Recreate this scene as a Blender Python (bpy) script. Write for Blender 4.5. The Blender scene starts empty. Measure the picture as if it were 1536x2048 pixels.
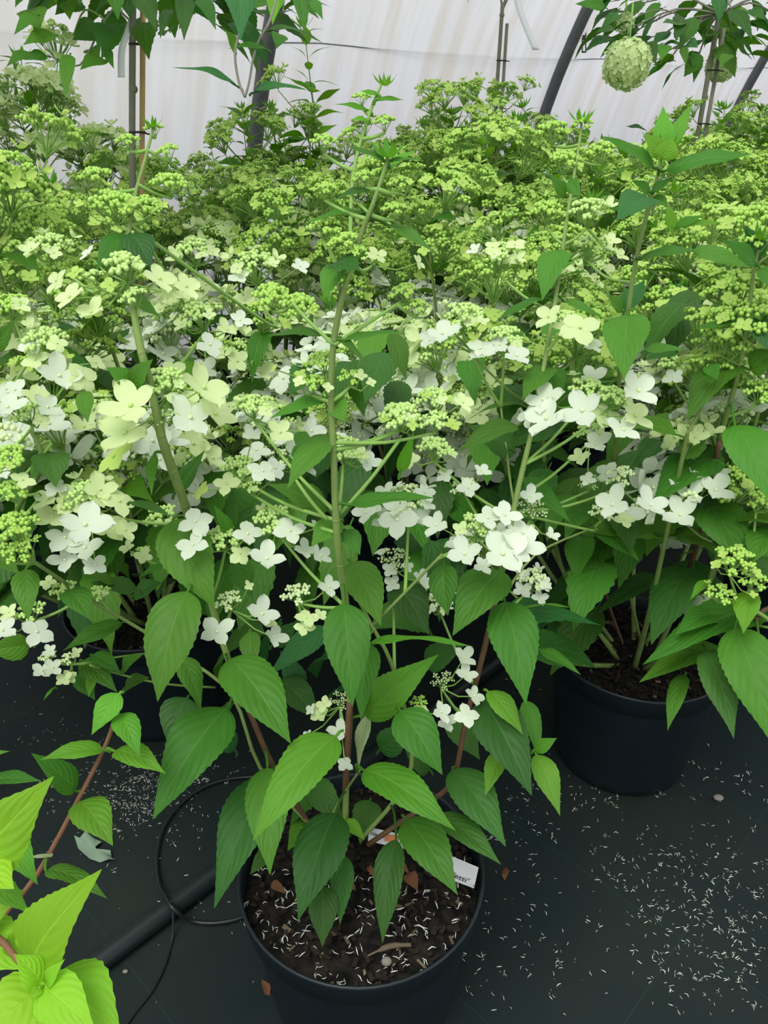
import bpy, math, random
from mathutils import Vector as V, Matrix

# ------------------------------------------------------------------ camera, light, exposure
F = 1560.0                      # focal length in pixels of the 1536x2048 frame
PITCH = math.radians(28.0)
CAMH = 1.12
SC = bpy.context.scene
COL = SC.collection
cam_d = bpy.data.cameras.new('camera')
cam_d.sensor_fit = 'VERTICAL'; cam_d.sensor_height = 36.0
cam_d.lens = F / 2048 * 36.0
cam_d.clip_start = 0.02
cam = bpy.data.objects.new('camera', cam_d); COL.objects.link(cam)
cam.location = (0, 0, CAMH); cam.rotation_euler = (math.pi/2 - PITCH, 0, 0)
SC.camera = cam
SC.view_settings.view_transform = 'Standard'
SC.view_settings.look = 'None'
SC.view_settings.exposure = 0.22
SC.view_settings.gamma = 1.0
SC.view_settings.use_curve_mapping = False
w = bpy.data.worlds.new('overcast_sky'); SC.world = w; w.use_nodes = True
bg = w.node_tree.nodes['Background']
bg.inputs[0].default_value = (0.97, 0.98, 1.0, 1); bg.inputs[1].default_value = 0.95
sd = bpy.data.lights.new('diffuse_sun', 'SUN'); sd.energy = 2.1; sd.angle = math.radians(35); sd.color = (1, 1, 0.96)
so = bpy.data.objects.new('diffuse_sun', sd); COL.objects.link(so)
so.rotation_euler = (math.radians(22), math.radians(-14), 0)
SC.cycles.max_bounces = 7
SC.cycles.diffuse_bounces = 3
SC.cycles.transmission_bounces = 4

SP, CP = math.sin(PITCH), math.cos(PITCH)
def P(px, py, z):
    """photo pixel at camera depth z -> point in the place"""
    u = (px-768)/F; v = (1024-py)/F
    return V((u*z, (CP+v*SP)*z, CAMH + (-SP+v*CP)*z))
def G(px, py, h=0.0):
    v = (1024-py)/F
    return P(px, py, (CAMH-h)/(SP - v*CP))

# ------------------------------------------------------------------ materials
def mat(name):
    m = bpy.data.materials.new(name); m.use_nodes = True
    nt = m.node_tree; nt.nodes.clear()
    out = nt.nodes.new('ShaderNodeOutputMaterial')
    return m, nt, out
def nd(nt, t, **k):
    n = nt.nodes.new(t)
    for a, b in k.items(): setattr(n, a, b)
    return n
def mth(nt, op, a, b=None, c=None):
    n = nd(nt, 'ShaderNodeMath', operation=op)
    for i, x in enumerate((a, b, c)):
        if x is None: continue
        if isinstance(x, (int, float)): n.inputs[i].default_value = x
        else: nt.links.new(x, n.inputs[i])
    return n.outputs[0]
def simple(name, col, rough=0.6, spec=0.3, noise=0.0, nscale=20, bump=0.0, bscale=60):
    m, nt, out = mat(name)
    b = nd(nt, 'ShaderNodeBsdfPrincipled'); b.inputs['Roughness'].default_value = rough
    b.inputs['Specular IOR Level'].default_value = spec
    b.inputs['Base Color'].default_value = (*col, 1)
    tc = nd(nt, 'ShaderNodeTexCoord')
    if noise:
        n = nd(nt, 'ShaderNodeTexNoise'); n.inputs['Scale'].default_value = nscale; n.inputs['Detail'].default_value = 5
        nt.links.new(tc.outputs['Object'], n.inputs['Vector'])
        mx = nd(nt, 'ShaderNodeMix', data_type='RGBA')
        mx.inputs[6].default_value = (*[c*(1-noise) for c in col], 1)
        mx.inputs[7].default_value = (*[min(1, c*(1+noise)) for c in col], 1)
        nt.links.new(n.outputs[0], mx.inputs[0]); nt.links.new(mx.outputs[2], b.inputs['Base Color'])
    if bump:
        n = nd(nt, 'ShaderNodeTexNoise'); n.inputs['Scale'].default_value = bscale; n.inputs['Detail'].default_value = 6
        nt.links.new(tc.outputs['Object'], n.inputs['Vector'])
        bm = nd(nt, 'ShaderNodeBump'); bm.inputs['Strength'].default_value = bump; bm.inputs['Distance'].default_value = 0.004
        nt.links.new(n.outputs[0], bm.inputs['Height']); nt.links.new(bm.outputs[0], b.inputs['Normal'])
    nt.links.new(b.outputs[0], out.inputs[0])
    return m
def leafmat(name, col, trans=0.38, vary=0.22):
    """quilted leaf blade: midrib and curved side veins from the blade's own UV"""
    m, nt, out = mat(name)
    uv = nd(nt, 'ShaderNodeUVMap'); uv.uv_map = 'uv'
    sx = nd(nt, 'ShaderNodeSeparateXYZ'); nt.links.new(uv.outputs[0], sx.inputs[0])
    a = mth(nt, 'ABSOLUTE', mth(nt, 'MULTIPLY_ADD', sx.outputs[0], 2.0, -1.0))
    a2 = mth(nt, 'MULTIPLY', a, a)
    q = mth(nt, 'SUBTRACT', mth(nt, 'MULTIPLY', sx.outputs[1], 6.6), mth(nt, 'ADD', mth(nt, 'MULTIPLY', a, 2.0), mth(nt, 'MULTIPLY', a2, 1.0)))
    fr = mth(nt, 'FRACT', q)
    d = mth(nt, 'ABSOLUTE', mth(nt, 'SUBTRACT', fr, 0.5))          # 0.5 at a vein
    vein = nd(nt, 'ShaderNodeMapRange'); vein.inputs[1].default_value = 0.43; vein.inputs[2].default_value = 0.5
    nt.links.new(d, vein.inputs[0])
    rib = nd(nt, 'ShaderNodeMapRange'); rib.inputs[1].default_value = 0.07; rib.inputs[2].default_value = 0.0
    nt.links.new(a, rib.inputs[0])
    vv = mth(nt, 'MAXIMUM', mth(nt, 'MULTIPLY', vein.outputs[0], 0.28), rib.outputs[0])
    oi = nd(nt, 'ShaderNodeObjectInfo')
    hsv = nd(nt, 'ShaderNodeHueSaturation'); hsv.inputs['Color'].default_value = (*col, 1)
    nt.links.new(mth(nt, 'MULTIPLY_ADD', oi.outputs['Random'], -vary*0.10, 0.5), hsv.inputs['Hue'])
    nz = nd(nt, 'ShaderNodeTexNoise'); nz.inputs['Scale'].default_value = 25; nz.inputs['Detail'].default_value = 3
    tc = nd(nt, 'ShaderNodeTexCoord'); nt.links.new(tc.outputs['Object'], nz.inputs['Vector'])
    rnd2 = mth(nt, 'FRACT', mth(nt, 'MULTIPLY', oi.outputs['Random'], 7.13))
    val = mth(nt, 'ADD', mth(nt, 'MULTIPLY_ADD', rnd2, vary*2, 1-vary), mth(nt, 'MULTIPLY_ADD', nz.outputs[0], 0.3, -0.15))
    nt.links.new(val, hsv.inputs['Value'])
    mx = nd(nt, 'ShaderNodeMix', data_type='RGBA')
    mx.inputs[7].default_value = (min(1, col[0]*2.0+.05), min(1, col[1]*1.4+.06), min(1, col[2]*1.8+.03), 1)
    nt.links.new(hsv.outputs[0], mx.inputs[6]); nt.links.new(mth(nt, 'MULTIPLY', vv, 0.38), mx.inputs[0])
    hgt = mth(nt, 'SUBTRACT', mth(nt, 'MULTIPLY', mth(nt, 'SUBTRACT', 0.5, d), 1.2), rib.outputs[0])
    bm = nd(nt, 'ShaderNodeBump'); bm.inputs['Strength'].default_value = 0.32; bm.inputs['Distance'].default_value = 0.003
    nt.links.new(hgt, bm.inputs['Height'])
    b = nd(nt, 'ShaderNodeBsdfPrincipled'); b.inputs['Roughness'].default_value = 0.5; b.inputs['Specular IOR Level'].default_value = 0.28
    t = nd(nt, 'ShaderNodeBsdfTranslucent')
    nt.links.new(mx.outputs[2], b.inputs['Base Color']); nt.links.new(bm.outputs[0], b.inputs['Normal'])
    tcol = nd(nt, 'ShaderNodeMix', data_type='RGBA', blend_type='MULTIPLY'); tcol.inputs[0].default_value = 1
    tcol.inputs[7].default_value = (1.5, 1.25, 0.5, 1); nt.links.new(mx.outputs[2], tcol.inputs[6])
    nt.links.new(tcol.outputs[2], t.inputs[0])
    ms = nd(nt, 'ShaderNodeMixShader'); ms.inputs[0].default_value = trans
    nt.links.new(b.outputs[0], ms.inputs[1]); nt.links.new(t.outputs[0], ms.inputs[2]); nt.links.new(ms.outputs[0], out.inputs[0])
    return m
def petalmat(name, col, trans=0.35):
    m, nt, out = mat(name)
    oi = nd(nt, 'ShaderNodeObjectInfo')
    hsv = nd(nt, 'ShaderNodeHueSaturation'); hsv.inputs['Color'].default_value = (*col, 1)
    nt.links.new(mth(nt, 'MULTIPLY_ADD', oi.outputs['Random'], 0.10, 0.92), hsv.inputs['Value'])
    b = nd(nt, 'ShaderNodeBsdfPrincipled'); b.inputs['Roughness'].default_value = 0.55; b.inputs['Specular IOR Level'].default_value = 0.2
    t = nd(nt, 'ShaderNodeBsdfTranslucent')
    nt.links.new(hsv.outputs[0], b.inputs['Base Color']); nt.links.new(hsv.outputs[0], t.inputs[0])
    ms = nd(nt, 'ShaderNodeMixShader'); ms.inputs[0].default_value = trans
    nt.links.new(b.outputs[0], ms.inputs[1]); nt.links.new(t.outputs[0], ms.inputs[2]); nt.links.new(ms.outputs[0], out.inputs[0])
    return m
LEAF = [leafmat('leaf_deep_green', (0.036, 0.150, 0.022)),
        leafmat('leaf_mid_green', (0.056, 0.225, 0.020)),
        leafmat('leaf_fresh_green', (0.095, 0.33, 0.024)),
        leafmat('leaf_lime_green', (0.22, 0.54, 0.030)),
        leafmat('leaf_pale_underside', (0.30, 0.42, 0.22)),
        leafmat('leaf_blue_green', (0.036, 0.165, 0.045))]
PET = {'white': petalmat('petal_white', (0.75, 0.84, 0.67)),
       'cream': petalmat('petal_cream', (0.70, 0.84, 0.42)),
       'lime': petalmat('petal_lime', (0.49, 0.69, 0.16))}
BUD = {'white': simple('bud_white', (0.62, 0.76, 0.40), 0.5), 'cream': simple('bud_cream', (0.46, 0.66, 0.21), 0.5),
       'lime': simple('bud_lime', (0.34, 0.56, 0.10), 0.5)}
M_STALK = simple('stalk_green', (0.22, 0.40, 0.085), 0.5, noise=.2)
M_STEM = simple('stem_green_brown', (0.17, 0.26, 0.065), 0.5, noise=.35, nscale=30)
M_WOOD = simple('stem_brown', (0.11, 0.06, 0.028), 0.6, noise=.4, nscale=60, bump=.4)
M_REDST = simple('stem_reddish', (0.19, 0.095, 0.05), 0.55, noise=.3, nscale=60)
M_POT = simple('pot_black_plastic', (0.006, 0.012, 0.016), 0.42, 0.4, noise=.3, nscale=14, bump=.1, bscale=90)
M_BARK = simple('bark_chip', (0.020, 0.015, 0.012), 0.85, .2, noise=.6, nscale=40, bump=.6)
M_CHIP = simple('pale_wood_chip', (0.13, 0.10, 0.065), 0.8, .2, noise=.4, nscale=60)
M_DRY = simple('dry_leaf_brown', (0.14, 0.06, 0.03), 0.8, .2, noise=.5, nscale=40)
M_PALELEAF = simple('fallen_leaf_pale', (0.19, 0.27, 0.19), 0.7, .2, noise=.2, nscale=40)
M_LITTER = simple('litter_white', (0.72, 0.74, 0.66), 0.8, .1)
M_PIPE = simple('pipe_black', (0.010, 0.018, 0.018), 0.45, .4, noise=.3, nscale=20)
M_TUBE = simple('drip_tube_black', (0.012, 0.016, 0.016), 0.4, .4)
M_CARD = simple('label_white', (0.75, 0.78, 0.78), 0.4, .3)
M_INK = simple('label_ink', (0.05, 0.05, 0.06), 0.6)
M_ORANGE = simple('label_orange', (0.55, 0.20, 0.08), 0.5)
M_STEEL = simple('hoop_galvanised_steel', (0.095, 0.10, 0.105), 0.5, .5, noise=.4, nscale=15)
M_BAMBOO = simple('bamboo_tan', (0.32, 0.23, 0.09), 0.5, .3, noise=.3, nscale=20)
M_TRUNK = simple('tree_stem_grey', (0.20, 0.20, 0.15), 0.7, .2, noise=.4, nscale=30, bump=.4)
M_BLACK = simple('strap_black', (0.02, 0.02, 0.02), 0.5)
M_WIRE = simple('wire_grey', (0.22, 0.23, 0.26), 0.5)
M_STONE = simple('stone_pale', (0.22, 0.20, 0.17), 0.8)

def soil_material():
    m, nt, out = mat('potting_soil')
    tc = nd(nt, 'ShaderNodeTexCoord')
    n = nd(nt, 'ShaderNodeTexVoronoi'); n.inputs['Scale'].default_value = 95
    n2 = nd(nt, 'ShaderNodeTexNoise'); n2.inputs['Scale'].default_value = 60; n2.inputs['Detail'].default_value = 8
    nt.links.new(tc.outputs['Object'], n.inputs['Vector']); nt.links.new(tc.outputs['Object'], n2.inputs['Vector'])
    r = nd(nt, 'ShaderNodeValToRGB'); r.color_ramp.elements[0].position = .35; r.color_ramp.elements[1].position = .8
    r.color_ramp.elements[0].color = (.004, .004, .004, 1); r.color_ramp.elements[1].color = (.032, .026, .021, 1)
    nt.links.new(n2.outputs[0], r.inputs[0])
    b = nd(nt, 'ShaderNodeBsdfPrincipled'); b.inputs['Roughness'].default_value = .9; b.inputs['Specular IOR Level'].default_value = .15
    bm = nd(nt, 'ShaderNodeBump'); bm.inputs['Strength'].default_value = .9; bm.inputs['Distance'].default_value = .006
    nt.links.new(n.outputs[0], bm.inputs['Height']); nt.links.new(bm.outputs[0], b.inputs['Normal'])
    nt.links.new(r.outputs[0], b.inputs['Base Color']); nt.links.new(b.outputs[0], out.inputs[0])
    return m
M_SOIL = soil_material()
def fabric_material():
    m, nt, out = mat('woven_ground_fabric')
    tc = nd(nt, 'ShaderNodeTexCoord')
    mp = nd(nt, 'ShaderNodeMapping'); mp.inputs['Rotation'].default_value = (0, 0, math.radians(-46))
    nt.links.new(tc.outputs['Object'], mp.inputs['Vector'])
    s = nd(nt, 'ShaderNodeSeparateXYZ'); nt.links.new(mp.outputs[0], s.inputs[0])
    def line(o, period, wd, ph):
        f = mth(nt, 'FRACT', mth(nt, 'MULTIPLY_ADD', o, 1/period, ph))
        return mth(nt, 'LESS_THAN', f, wd)
    ln = mth(nt, 'MAXIMUM', line(s.outputs[0], .30, .006, .2), line(s.outputs[1], .30, .006, .37))
    n = nd(nt, 'ShaderNodeTexNoise'); n.inputs['Scale'].default_value = 3.2; n.inputs['Detail'].default_value = 6
    nt.links.new(tc.outputs['Object'], n.inputs['Vector'])
    r = nd(nt, 'ShaderNodeValToRGB'); r.color_ramp.elements[0].position = .38; r.color_ramp.elements[1].position = .68
    r.color_ramp.elements[0].color = (.0045, .012, .014, 1); r.color_ramp.elements[1].color = (.012, .019, .015, 1)
    nt.links.new(n.outputs[0], r.inputs[0])
    mx = nd(nt, 'ShaderNodeMix', data_type='RGBA'); mx.inputs[7].default_value = (.02, .06, .05, 1)
    nt.links.new(r.outputs[0], mx.inputs[6]); nt.links.new(mth(nt, 'MULTIPLY', ln, .22), mx.inputs[0])
    wv = mth(nt, 'MULTIPLY', mth(nt, 'SINE', mth(nt, 'MULTIPLY', s.outputs[0], 2600)), mth(nt, 'SINE', mth(nt, 'MULTIPLY', s.outputs[1], 2600)))
    bm = nd(nt, 'ShaderNodeBump'); bm.inputs['Strength'].default_value = .25; bm.inputs['Distance'].default_value = .001
    nt.links.new(wv, bm.inputs['Height'])
    b = nd(nt, 'ShaderNodeBsdfPrincipled'); b.inputs['Roughness'].default_value = .62; b.inputs['Specular IOR Level'].default_value = .25
    nt.links.new(mx.outputs[2], b.inputs['Base Color']); nt.links.new(bm.outputs[0], b.inputs['Normal'])
    nt.links.new(b.outputs[0], out.inputs[0])
    return m
def film_material():
    m, nt, out = mat('greenhouse_film')
    uv = nd(nt, 'ShaderNodeUVMap'); uv.uv_map = 'uv'
    mp = nd(nt, 'ShaderNodeMapping'); mp.inputs['Scale'].default_value = (9, .9, 1); mp.inputs['Rotation'].default_value = (0, 0, .12)
    nt.links.new(uv.outputs[0], mp.inputs['Vector'])
    n = nd(nt, 'ShaderNodeTexNoise'); n.inputs['Scale'].default_value = 1.4; n.inputs['Detail'].default_value = 6
    nt.links.new(mp.outputs[0], n.inputs['Vector'])
    r = nd(nt, 'ShaderNodeValToRGB')
    r.color_ramp.elements[0].position = .36; r.color_ramp.elements[0].color = (.80, .74, .66, 1)
    r.color_ramp.elements[1].position = .60; r.color_ramp.elements[1].color = (.93, .92, .93, 1)
    nt.links.new(n.outputs[0], r.inputs[0])
    n2 = nd(nt, 'ShaderNodeTexNoise'); n2.inputs['Scale'].default_value = 1.3
    nt.links.new(uv.outputs[0], n2.inputs['Vector'])
    mx = nd(nt, 'ShaderNodeMix', data_type='RGBA'); mx.inputs[7].default_value = (.82, .83, .92, 1)
    nt.links.new(mth(nt, 'MULTIPLY', n2.outputs[0], .8), mx.inputs[0]); nt.links.new(r.outputs[0], mx.inputs[6])
    t = nd(nt, 'ShaderNodeBsdfTranslucent'); d = nd(nt, 'ShaderNodeBsdfDiffuse')
    nt.links.new(mx.outputs[2], t.inputs[0]); nt.links.new(mx.outputs[2], d.inputs[0])
    ms = nd(nt, 'ShaderNodeMixShader'); ms.inputs[0].default_value = .45
    nt.links.new(t.outputs[0], ms.inputs[1]); nt.links.new(d.outputs[0], ms.inputs[2]); nt.links.new(ms.outputs[0], out.inputs[0])
    return m

# ------------------------------------------------------------------ mesh helpers
class MB:
    def __init__(s): s.v = []; s.f = []; s.uv = []; s.m = []
    def add(s, vs, fs, uvs=None, mi=0):
        o = len(s.v); s.v += [tuple(p) for p in vs]
        for f in fs:
            s.f.append([i+o for i in f]); s.m.append(mi)
            s.uv += [uvs[i] for i in f] if uvs else [(0.0, 0.0)]*len(f)
    def tube(s, pts, rad, n=6, mi=0, cap=True):
        pts = [V(p) for p in pts]
        if not hasattr(rad, '__len__'): rad = [rad]*len(pts)
        t0 = (pts[1]-pts[0]).normalized()
        x = t0.orthogonal().normalized()
        vs = []; fs = []
        for i, p in enumerate(pts):
            t = (pts[min(i+1, len(pts)-1)]-pts[max(i-1, 0)])
            t = t.normalized() if t.length > 1e-9 else t0
            x = (x - t*x.dot(t)); x = x.normalized() if x.length > 1e-6 else t.orthogonal().normalized()
            y = t.cross(x)
            for k in range(n):
                a = 2*math.pi*k/n
                vs.append(p + (x*math.cos(a)+y*math.sin(a))*rad[i])
        for i in range(len(pts)-1):
            for k in range(n):
                a, b = i*n+k, i*n+(k+1) % n
                fs.append((a, b, b+n, a+n))
        if cap: fs.append(tuple(range(n-1, -1, -1))); fs.append(tuple((len(pts)-1)*n+k for k in range(n)))
        s.add(vs, fs, None, mi)
    def ball(s, c, r, nu=6, nv=4, mi=0, sq=(1, 1, 1)):
        c = V(c); vs = [c+V((0, 0, r*sq[2]))]; fs = []
        for i in range(1, nv):
            th = math.pi*i/nv
            for k in range(nu):
                ph = 2*math.pi*k/nu
                vs.append(c+V((r*sq[0]*math.sin(th)*math.cos(ph), r*sq[1]*math.sin(th)*math.sin(ph), r*sq[2]*math.cos(th))))
        vs.append(c-V((0, 0, r*sq[2])))
        for k in range(nu): fs.append((0, 1+k, 1+(k+1) % nu))
        for i in range(nv-2):
            for k in range(nu):
                a, b = 1+i*nu+k, 1+i*nu+(k+1) % nu
                fs.append((a, a+nu, b+nu, b))
        e = len(vs)-1; q = 1+(nv-2)*nu
        for k in range(nu): fs.append((e, q+(k+1) % nu, q+k))
        s.add(vs, fs, None, mi)
    def box(s, c, sx, sy, sz, R=None, mi=0):
        R = R or Matrix.Identity(3)
        vs = [V(c)+R @ V((x*sx/2, y*sy/2, z*sz/2)) for x in (-1, 1) for y in (-1, 1) for z in (-1, 1)]
        s.add(vs, [(0, 1, 3, 2), (4, 6, 7, 5), (0, 4, 5, 1), (2, 3, 7, 6), (0, 2, 6, 4), (1, 5, 7, 3)], None, mi)
    def mesh(s, name, mats, smooth=True):
        me = bpy.data.meshes.new(name); me.from_pydata(s.v, [], s.f)
        l = me.uv_layers.new(name='uv')
        flat = [c for u in s.uv for c in u]; l.data.foreach_set('uv', flat)
        for m in (mats if isinstance(mats, (list, tuple)) else [mats]): me.materials.append(m)
        me.polygons.foreach_set('material_index', s.m)
        if smooth: me.polygons.foreach_set('use_smooth', [True]*len(s.f))
        me.update(); return me

def put(name, me, parent=None, M=None):
    o = bpy.data.objects.new(name, me); COL.objects.link(o)
    if parent is not None: o.parent = parent
    if M is not None: o.matrix_local = M
    return o
def tag(o, label=None, cat=None, group=None, kind=None):
    if label: o['label'] = label
    if cat: o['category'] = cat
    if group: o['group'] = group
    if kind: o['kind'] = kind
    return o
def thing(name, loc, label, cat, group=None):
    o = bpy.data.objects.new(name, None); COL.objects.link(o); o.location = loc; o.empty_display_size = .05
    return tag(o, label, cat, group)
def link_copy(src, parent, M):
    c = src.copy(); c.parent = parent; c.matrix_local = M; COL.objects.link(c); return c
def frame(loc, y, z, s=1.0):
    """matrix whose Y axis runs along y, Z as near z as it can be, scale s"""
    y = V(y).normalized(); z = V(z); z = z - y*z.dot(y)
    z = z.normalized() if z.length > 1e-5 else y.orthogonal().normalized()
    x = y.cross(z)
    return Matrix(((x.x*s, y.x*s, z.x*s, loc[0]), (x.y*s, y.y*s, z.y*s, loc[1]), (x.z*s, y.z*s, z.z*s, loc[2]), (0, 0, 0, 1)))
def smooth_path(pts, per=4):
    pts = [V(p) for p in pts]; out = []
    for i in range(len(pts)-1):
        a = pts[max(i-1, 0)]; b = pts[i]; c = pts[i+1]; d = pts[min(i+2, len(pts)-1)]
        for k in range(per):
            t = k/per
            out.append(.5*((2*b)+(c-a)*t+(2*a-5*b+4*c-d)*t*t+(3*b-a-3*c+d)*t**3))
    out.append(pts[-1]); return out

# ------------------------------------------------------------------ leaf
PROF = [(0, .0), (.02, .22), (.06, .48), (.12, .73), (.2, .91), (.3, 1.0), (.4, .99), (.5, .90), (.6, .75), (.7, .56), (.8, .355), (.88, .20), (.94, .10), (1, 0)]
def prof(t):
    for (a, x), (b, y) in zip(PROF, PROF[1:]):
        if t <= b: return x+(y-x)*(t-a)/(b-a)
    return 0
def blade(mb, B, T, n, wid, bend=.12, fold=.25, rng=random, seg=24, cols=3, teeth=.05, wave=.03, mi=0, twist=0.0, broad=0):
    B, T, n = V(B), V(T), V(n)
    ax = T-B; L = ax.length; ax.normalize()
    n = (n-ax*n.dot(ax)).normalized(); ph = rng.random()*6
    vs, uvs, fs = [], [], []
    C = 2*cols+1
    for i in range(seg+1):
        t = i/seg
        ctr = B+ax*(L*t)+n*(bend*L*math.sin(math.pi*t**.8))
        tn = (ax+n*bend*math.pi*math.cos(math.pi*t**.8)).normalized()
        nn = (n-tn*n.dot(tn)).normalized()
        if twist: nn = Matrix.Rotation(twist*t, 3, tn) @ nn
        sd_ = tn.cross(nn)
        pw = prof(t)
        if broad: pw = pw**(1-broad)
        hw = wid/2*pw
        tooth = 1+teeth*(1 if i % 2 else -1) if 0 < i < seg-1 else 1
        for j in range(-cols, cols+1):
            s = j/cols
            k = tooth if abs(j) == cols else 1
            off = fold*abs(s)-(fold*.75)*s*s
            p = ctr+sd_*(s*hw*k*(1-.25*fold))+nn*(hw*off+wave*L*.5*math.sin(ph+t*9+(2 if s > 0 else 0))*s*s*pw)
            if abs(j) == cols and i % 2: p = p+tn*(teeth*.25*wid)
            vs.append(p); uvs.append((.5+.5*s, t))
    for i in range(seg):
        for j in range(C-1):
            a = i*C+j
            fs.append((a, a+1, a+C+1, a+C))
    mb.add(vs, fs, uvs, mi)

_leafcache = {}
def unit_leaf(var, tone, lo=False):
    k = (var, tone, lo)
    if k not in _leafcache:
        rg = random.Random(100+var)
        mb = MB()
        blade(mb, (0, .0, 0), (0, 1, 0), (0, 0, 1), .44+.05*(var % 3), bend=.05+.05*(var % 4), fold=.22+.1*(var % 3), rng=rg,
              seg=8 if lo else 18, cols=2, twist=(-.5, .3, 0, .6, -.2, 0)[var % 6], wave=.05)
        mb.tube([(0, -.10, -.03), (0, 0, 0), (0, .2, .03)], [.012, .012, .006], 4)
        _leafcache[k] = mb.mesh('leaf', LEAF[tone])
    return _leafcache[k]

# ------------------------------------------------------------------ floret and flower head
def petal(mb, ang, r, cup, wd, mi=0, rg=random, res=(7, 4)):
    c, s_ = math.cos(ang), math.sin(ang); nr, nc = res; vs = []; fs = []
    for i in range(nr+1):
        t = 1-(1-i/nr)**1.5
        wv = wd*r*max(.10, math.sqrt(max(0, 1-((t-.54)/.47)**2)))
        if i == 0: wv = .05*r
        rad = r*(.03+.97*t)
        h = cup*r*(t**1.5)*.6 - .10*r*max(0, t-.75)*2
        for j in range(-nc//2, nc//2+1):
            q = j/(nc/2)
            x = rad - .10*r*q*q*t; y = q*wv/1.0
            z = h + .12*r*q*q*(cup+.25)*t
            vs.append((x*c-y*s_, x*s_+y*c, z))
    C = nc+1
    for i in range(nr):
        for j in range(nc):
            a = i*C+j; fs.append((a, a+1, a+C+1, a+C))
    mb.add(vs, fs, None, mi)
FVAR = [(0.10, 4, .40), (.45, 4, .38), (.75, 4, .36), (-.12, 4, .41), (.3, 4, .37), (1.0, 3, .38)]
def floret_into(mb, var, M=None, mi=0, mi2=1, res=(7, 4)):
    rg = random.Random(var*7+3); cup, n, wd = FVAR[var]
    t = MB(); 
    for k in range(n):
        petal(t, 2*math.pi*k/n+rg.uniform(-.22, .22), rg.uniform(.82, 1.08), cup+rg.uniform(-.15, .2), wd*rg.uniform(.9, 1.08), 0, rg, res)
    t.ball((0, 0, .05), .085, 6, 4, 1)
    vs = [V(p) for p in t.v]
    if M is not None: vs = [M @ p for p in vs]
    o = len(mb.v); mb.v += [tuple(p) for p in vs]
    for f, m_ in zip(t.f, t.m): mb.f.append([i+o for i in f]); mb.m.append(mi if m_ == 0 else mi2)
    mb.uv += [(0., 0.)]*sum(len(f) for f in t.f)
_flc = {}
def floret_mesh(var, tone):
    if (var, tone) not in _flc:
        mb = MB(); floret_into(mb, var); _flc[(var, tone)] = mb.mesh('floret', [PET[tone], BUD[tone]])
    return _flc[(var, tone)]
def dome_meshes(rg, tone, opened=False, n=13, nb=9, lo=False, flat=.55, br=.062):
    """unit flower head: (stalks, buds) with the junction at z=-.6"""
    st, bd = MB(), MB(); tips = []
    for k in range(n):
        r = math.sqrt((k+.4)/n)*.85; a = k*2.39996+rg.uniform(-.2, .2)
        p = V((r*math.cos(a), r*math.sin(a), flat*(1-r*r)+rg.uniform(-.06, .06)))
        b0 = V((0, 0, -.6)); mid = V((p.x*.45, p.y*.45, -.25+.2*p.z))
        st.tube([b0, mid, p-V((0, 0, .12))], [.036, .024, .016], 4, 0, False)
        out = V((p.x, p.y, .8)).normalized()
        for j in range(nb):
            b = a+j*2.4; q = V((math.cos(b), math.sin(b), 0))*(max(.2, br*2.3)*math.sqrt((j+.3)/nb))
            q.z = .10*(1-j/nb)+rg.uniform(-.02, .03)
            c = p+q+out*.03
            if not lo or j % 2 == 0: st.tube([p-V((0, 0, .12)), c], [.012, .010], 3, 0, False)
            if opened:
                for _ in range(5):
                    d = V((rg.uniform(-1, 1), rg.uniform(-1, 1), rg.uniform(.1, 1))).normalized()
                    bd.tube([c, c+d*.13], [.009, .006], 3, 0, False)
                bd.ball(c, br*.6, 5, 3)
            else:
                bd.ball(c, br*rg.uniform(.8, 1.15), 5 if lo else 7, 3 if lo else 5)
    return st, bd
def floret_ring(rg, tone, n):
    """unit-head transforms of the sterile florets"""
    out = []
    size = {'white': .56, 'cream': .50, 'lime': .30}[tone]
    for k in range(n):
        a = 2*math.pi*k/n+rg.uniform(-.3, .3); r = rg.uniform(.75, 1.15)
        if k % 3 == 2: r *= .55
        p = V((r*math.cos(a), r*math.sin(a), .62*(1-.5*r*r)+rg.uniform(-.05, .22)))
        nrm = V((math.cos(a)*rg.uniform(.2, .8), math.sin(a)*rg.uniform(.2, .8), 1)).normalized()
        y = nrm.orthogonal(); y.rotate(Matrix.Rotation(rg.uniform(0, 6.28), 3, nrm).to_quaternion())
        out.append((rg.randrange(6), frame(p, y, nrm, size*rg.uniform(.8, 1.2))))
    return out
PROTO = {}
def head_proto(tone, var, merged):
    k = (tone, var, merged)
    if k in PROTO: return PROTO[k]
    rg = random.Random(hash_(tone)*31+var*7)
    real = {'open': 'white'}.get(tone, tone)
    st, bd = dome_meshes(rg, real, tone == 'open', n=12+var % 3, nb=9, lo=merged, br=.070 if merged else .066)
    nf = {'white': 9, 'cream': 8, 'lime': 6, 'open': 5}[tone]
    fl = floret_ring(rg, real, nf)
    for v_, M in fl: st.tube([(0, 0, -.45), V((M.translation.x*.6, M.translation.y*.6, M.translation.z*.3)), M.translation], [.018, .014, .012], 3, 0, False)
    if merged:
        mb = MB(); mb.add(st.v, st.f, None, 0); mb.add(bd.v, bd.f, None, 1)
        for v_, M in fl: floret_into(mb, v_, M, 2, 1, (4, 2))
        res = mb.mesh('flower_head', [M_STALK, BUD[real], PET[real]])
    else:
        res = (st.mesh('flower_head', M_STALK), bd.mesh('bud_cluster', BUD[real]), fl, real)
    PROTO[k] = res; return res
def hash_(s): return sum(ord(c)*(i+1) for i, c in enumerate(s))

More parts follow.
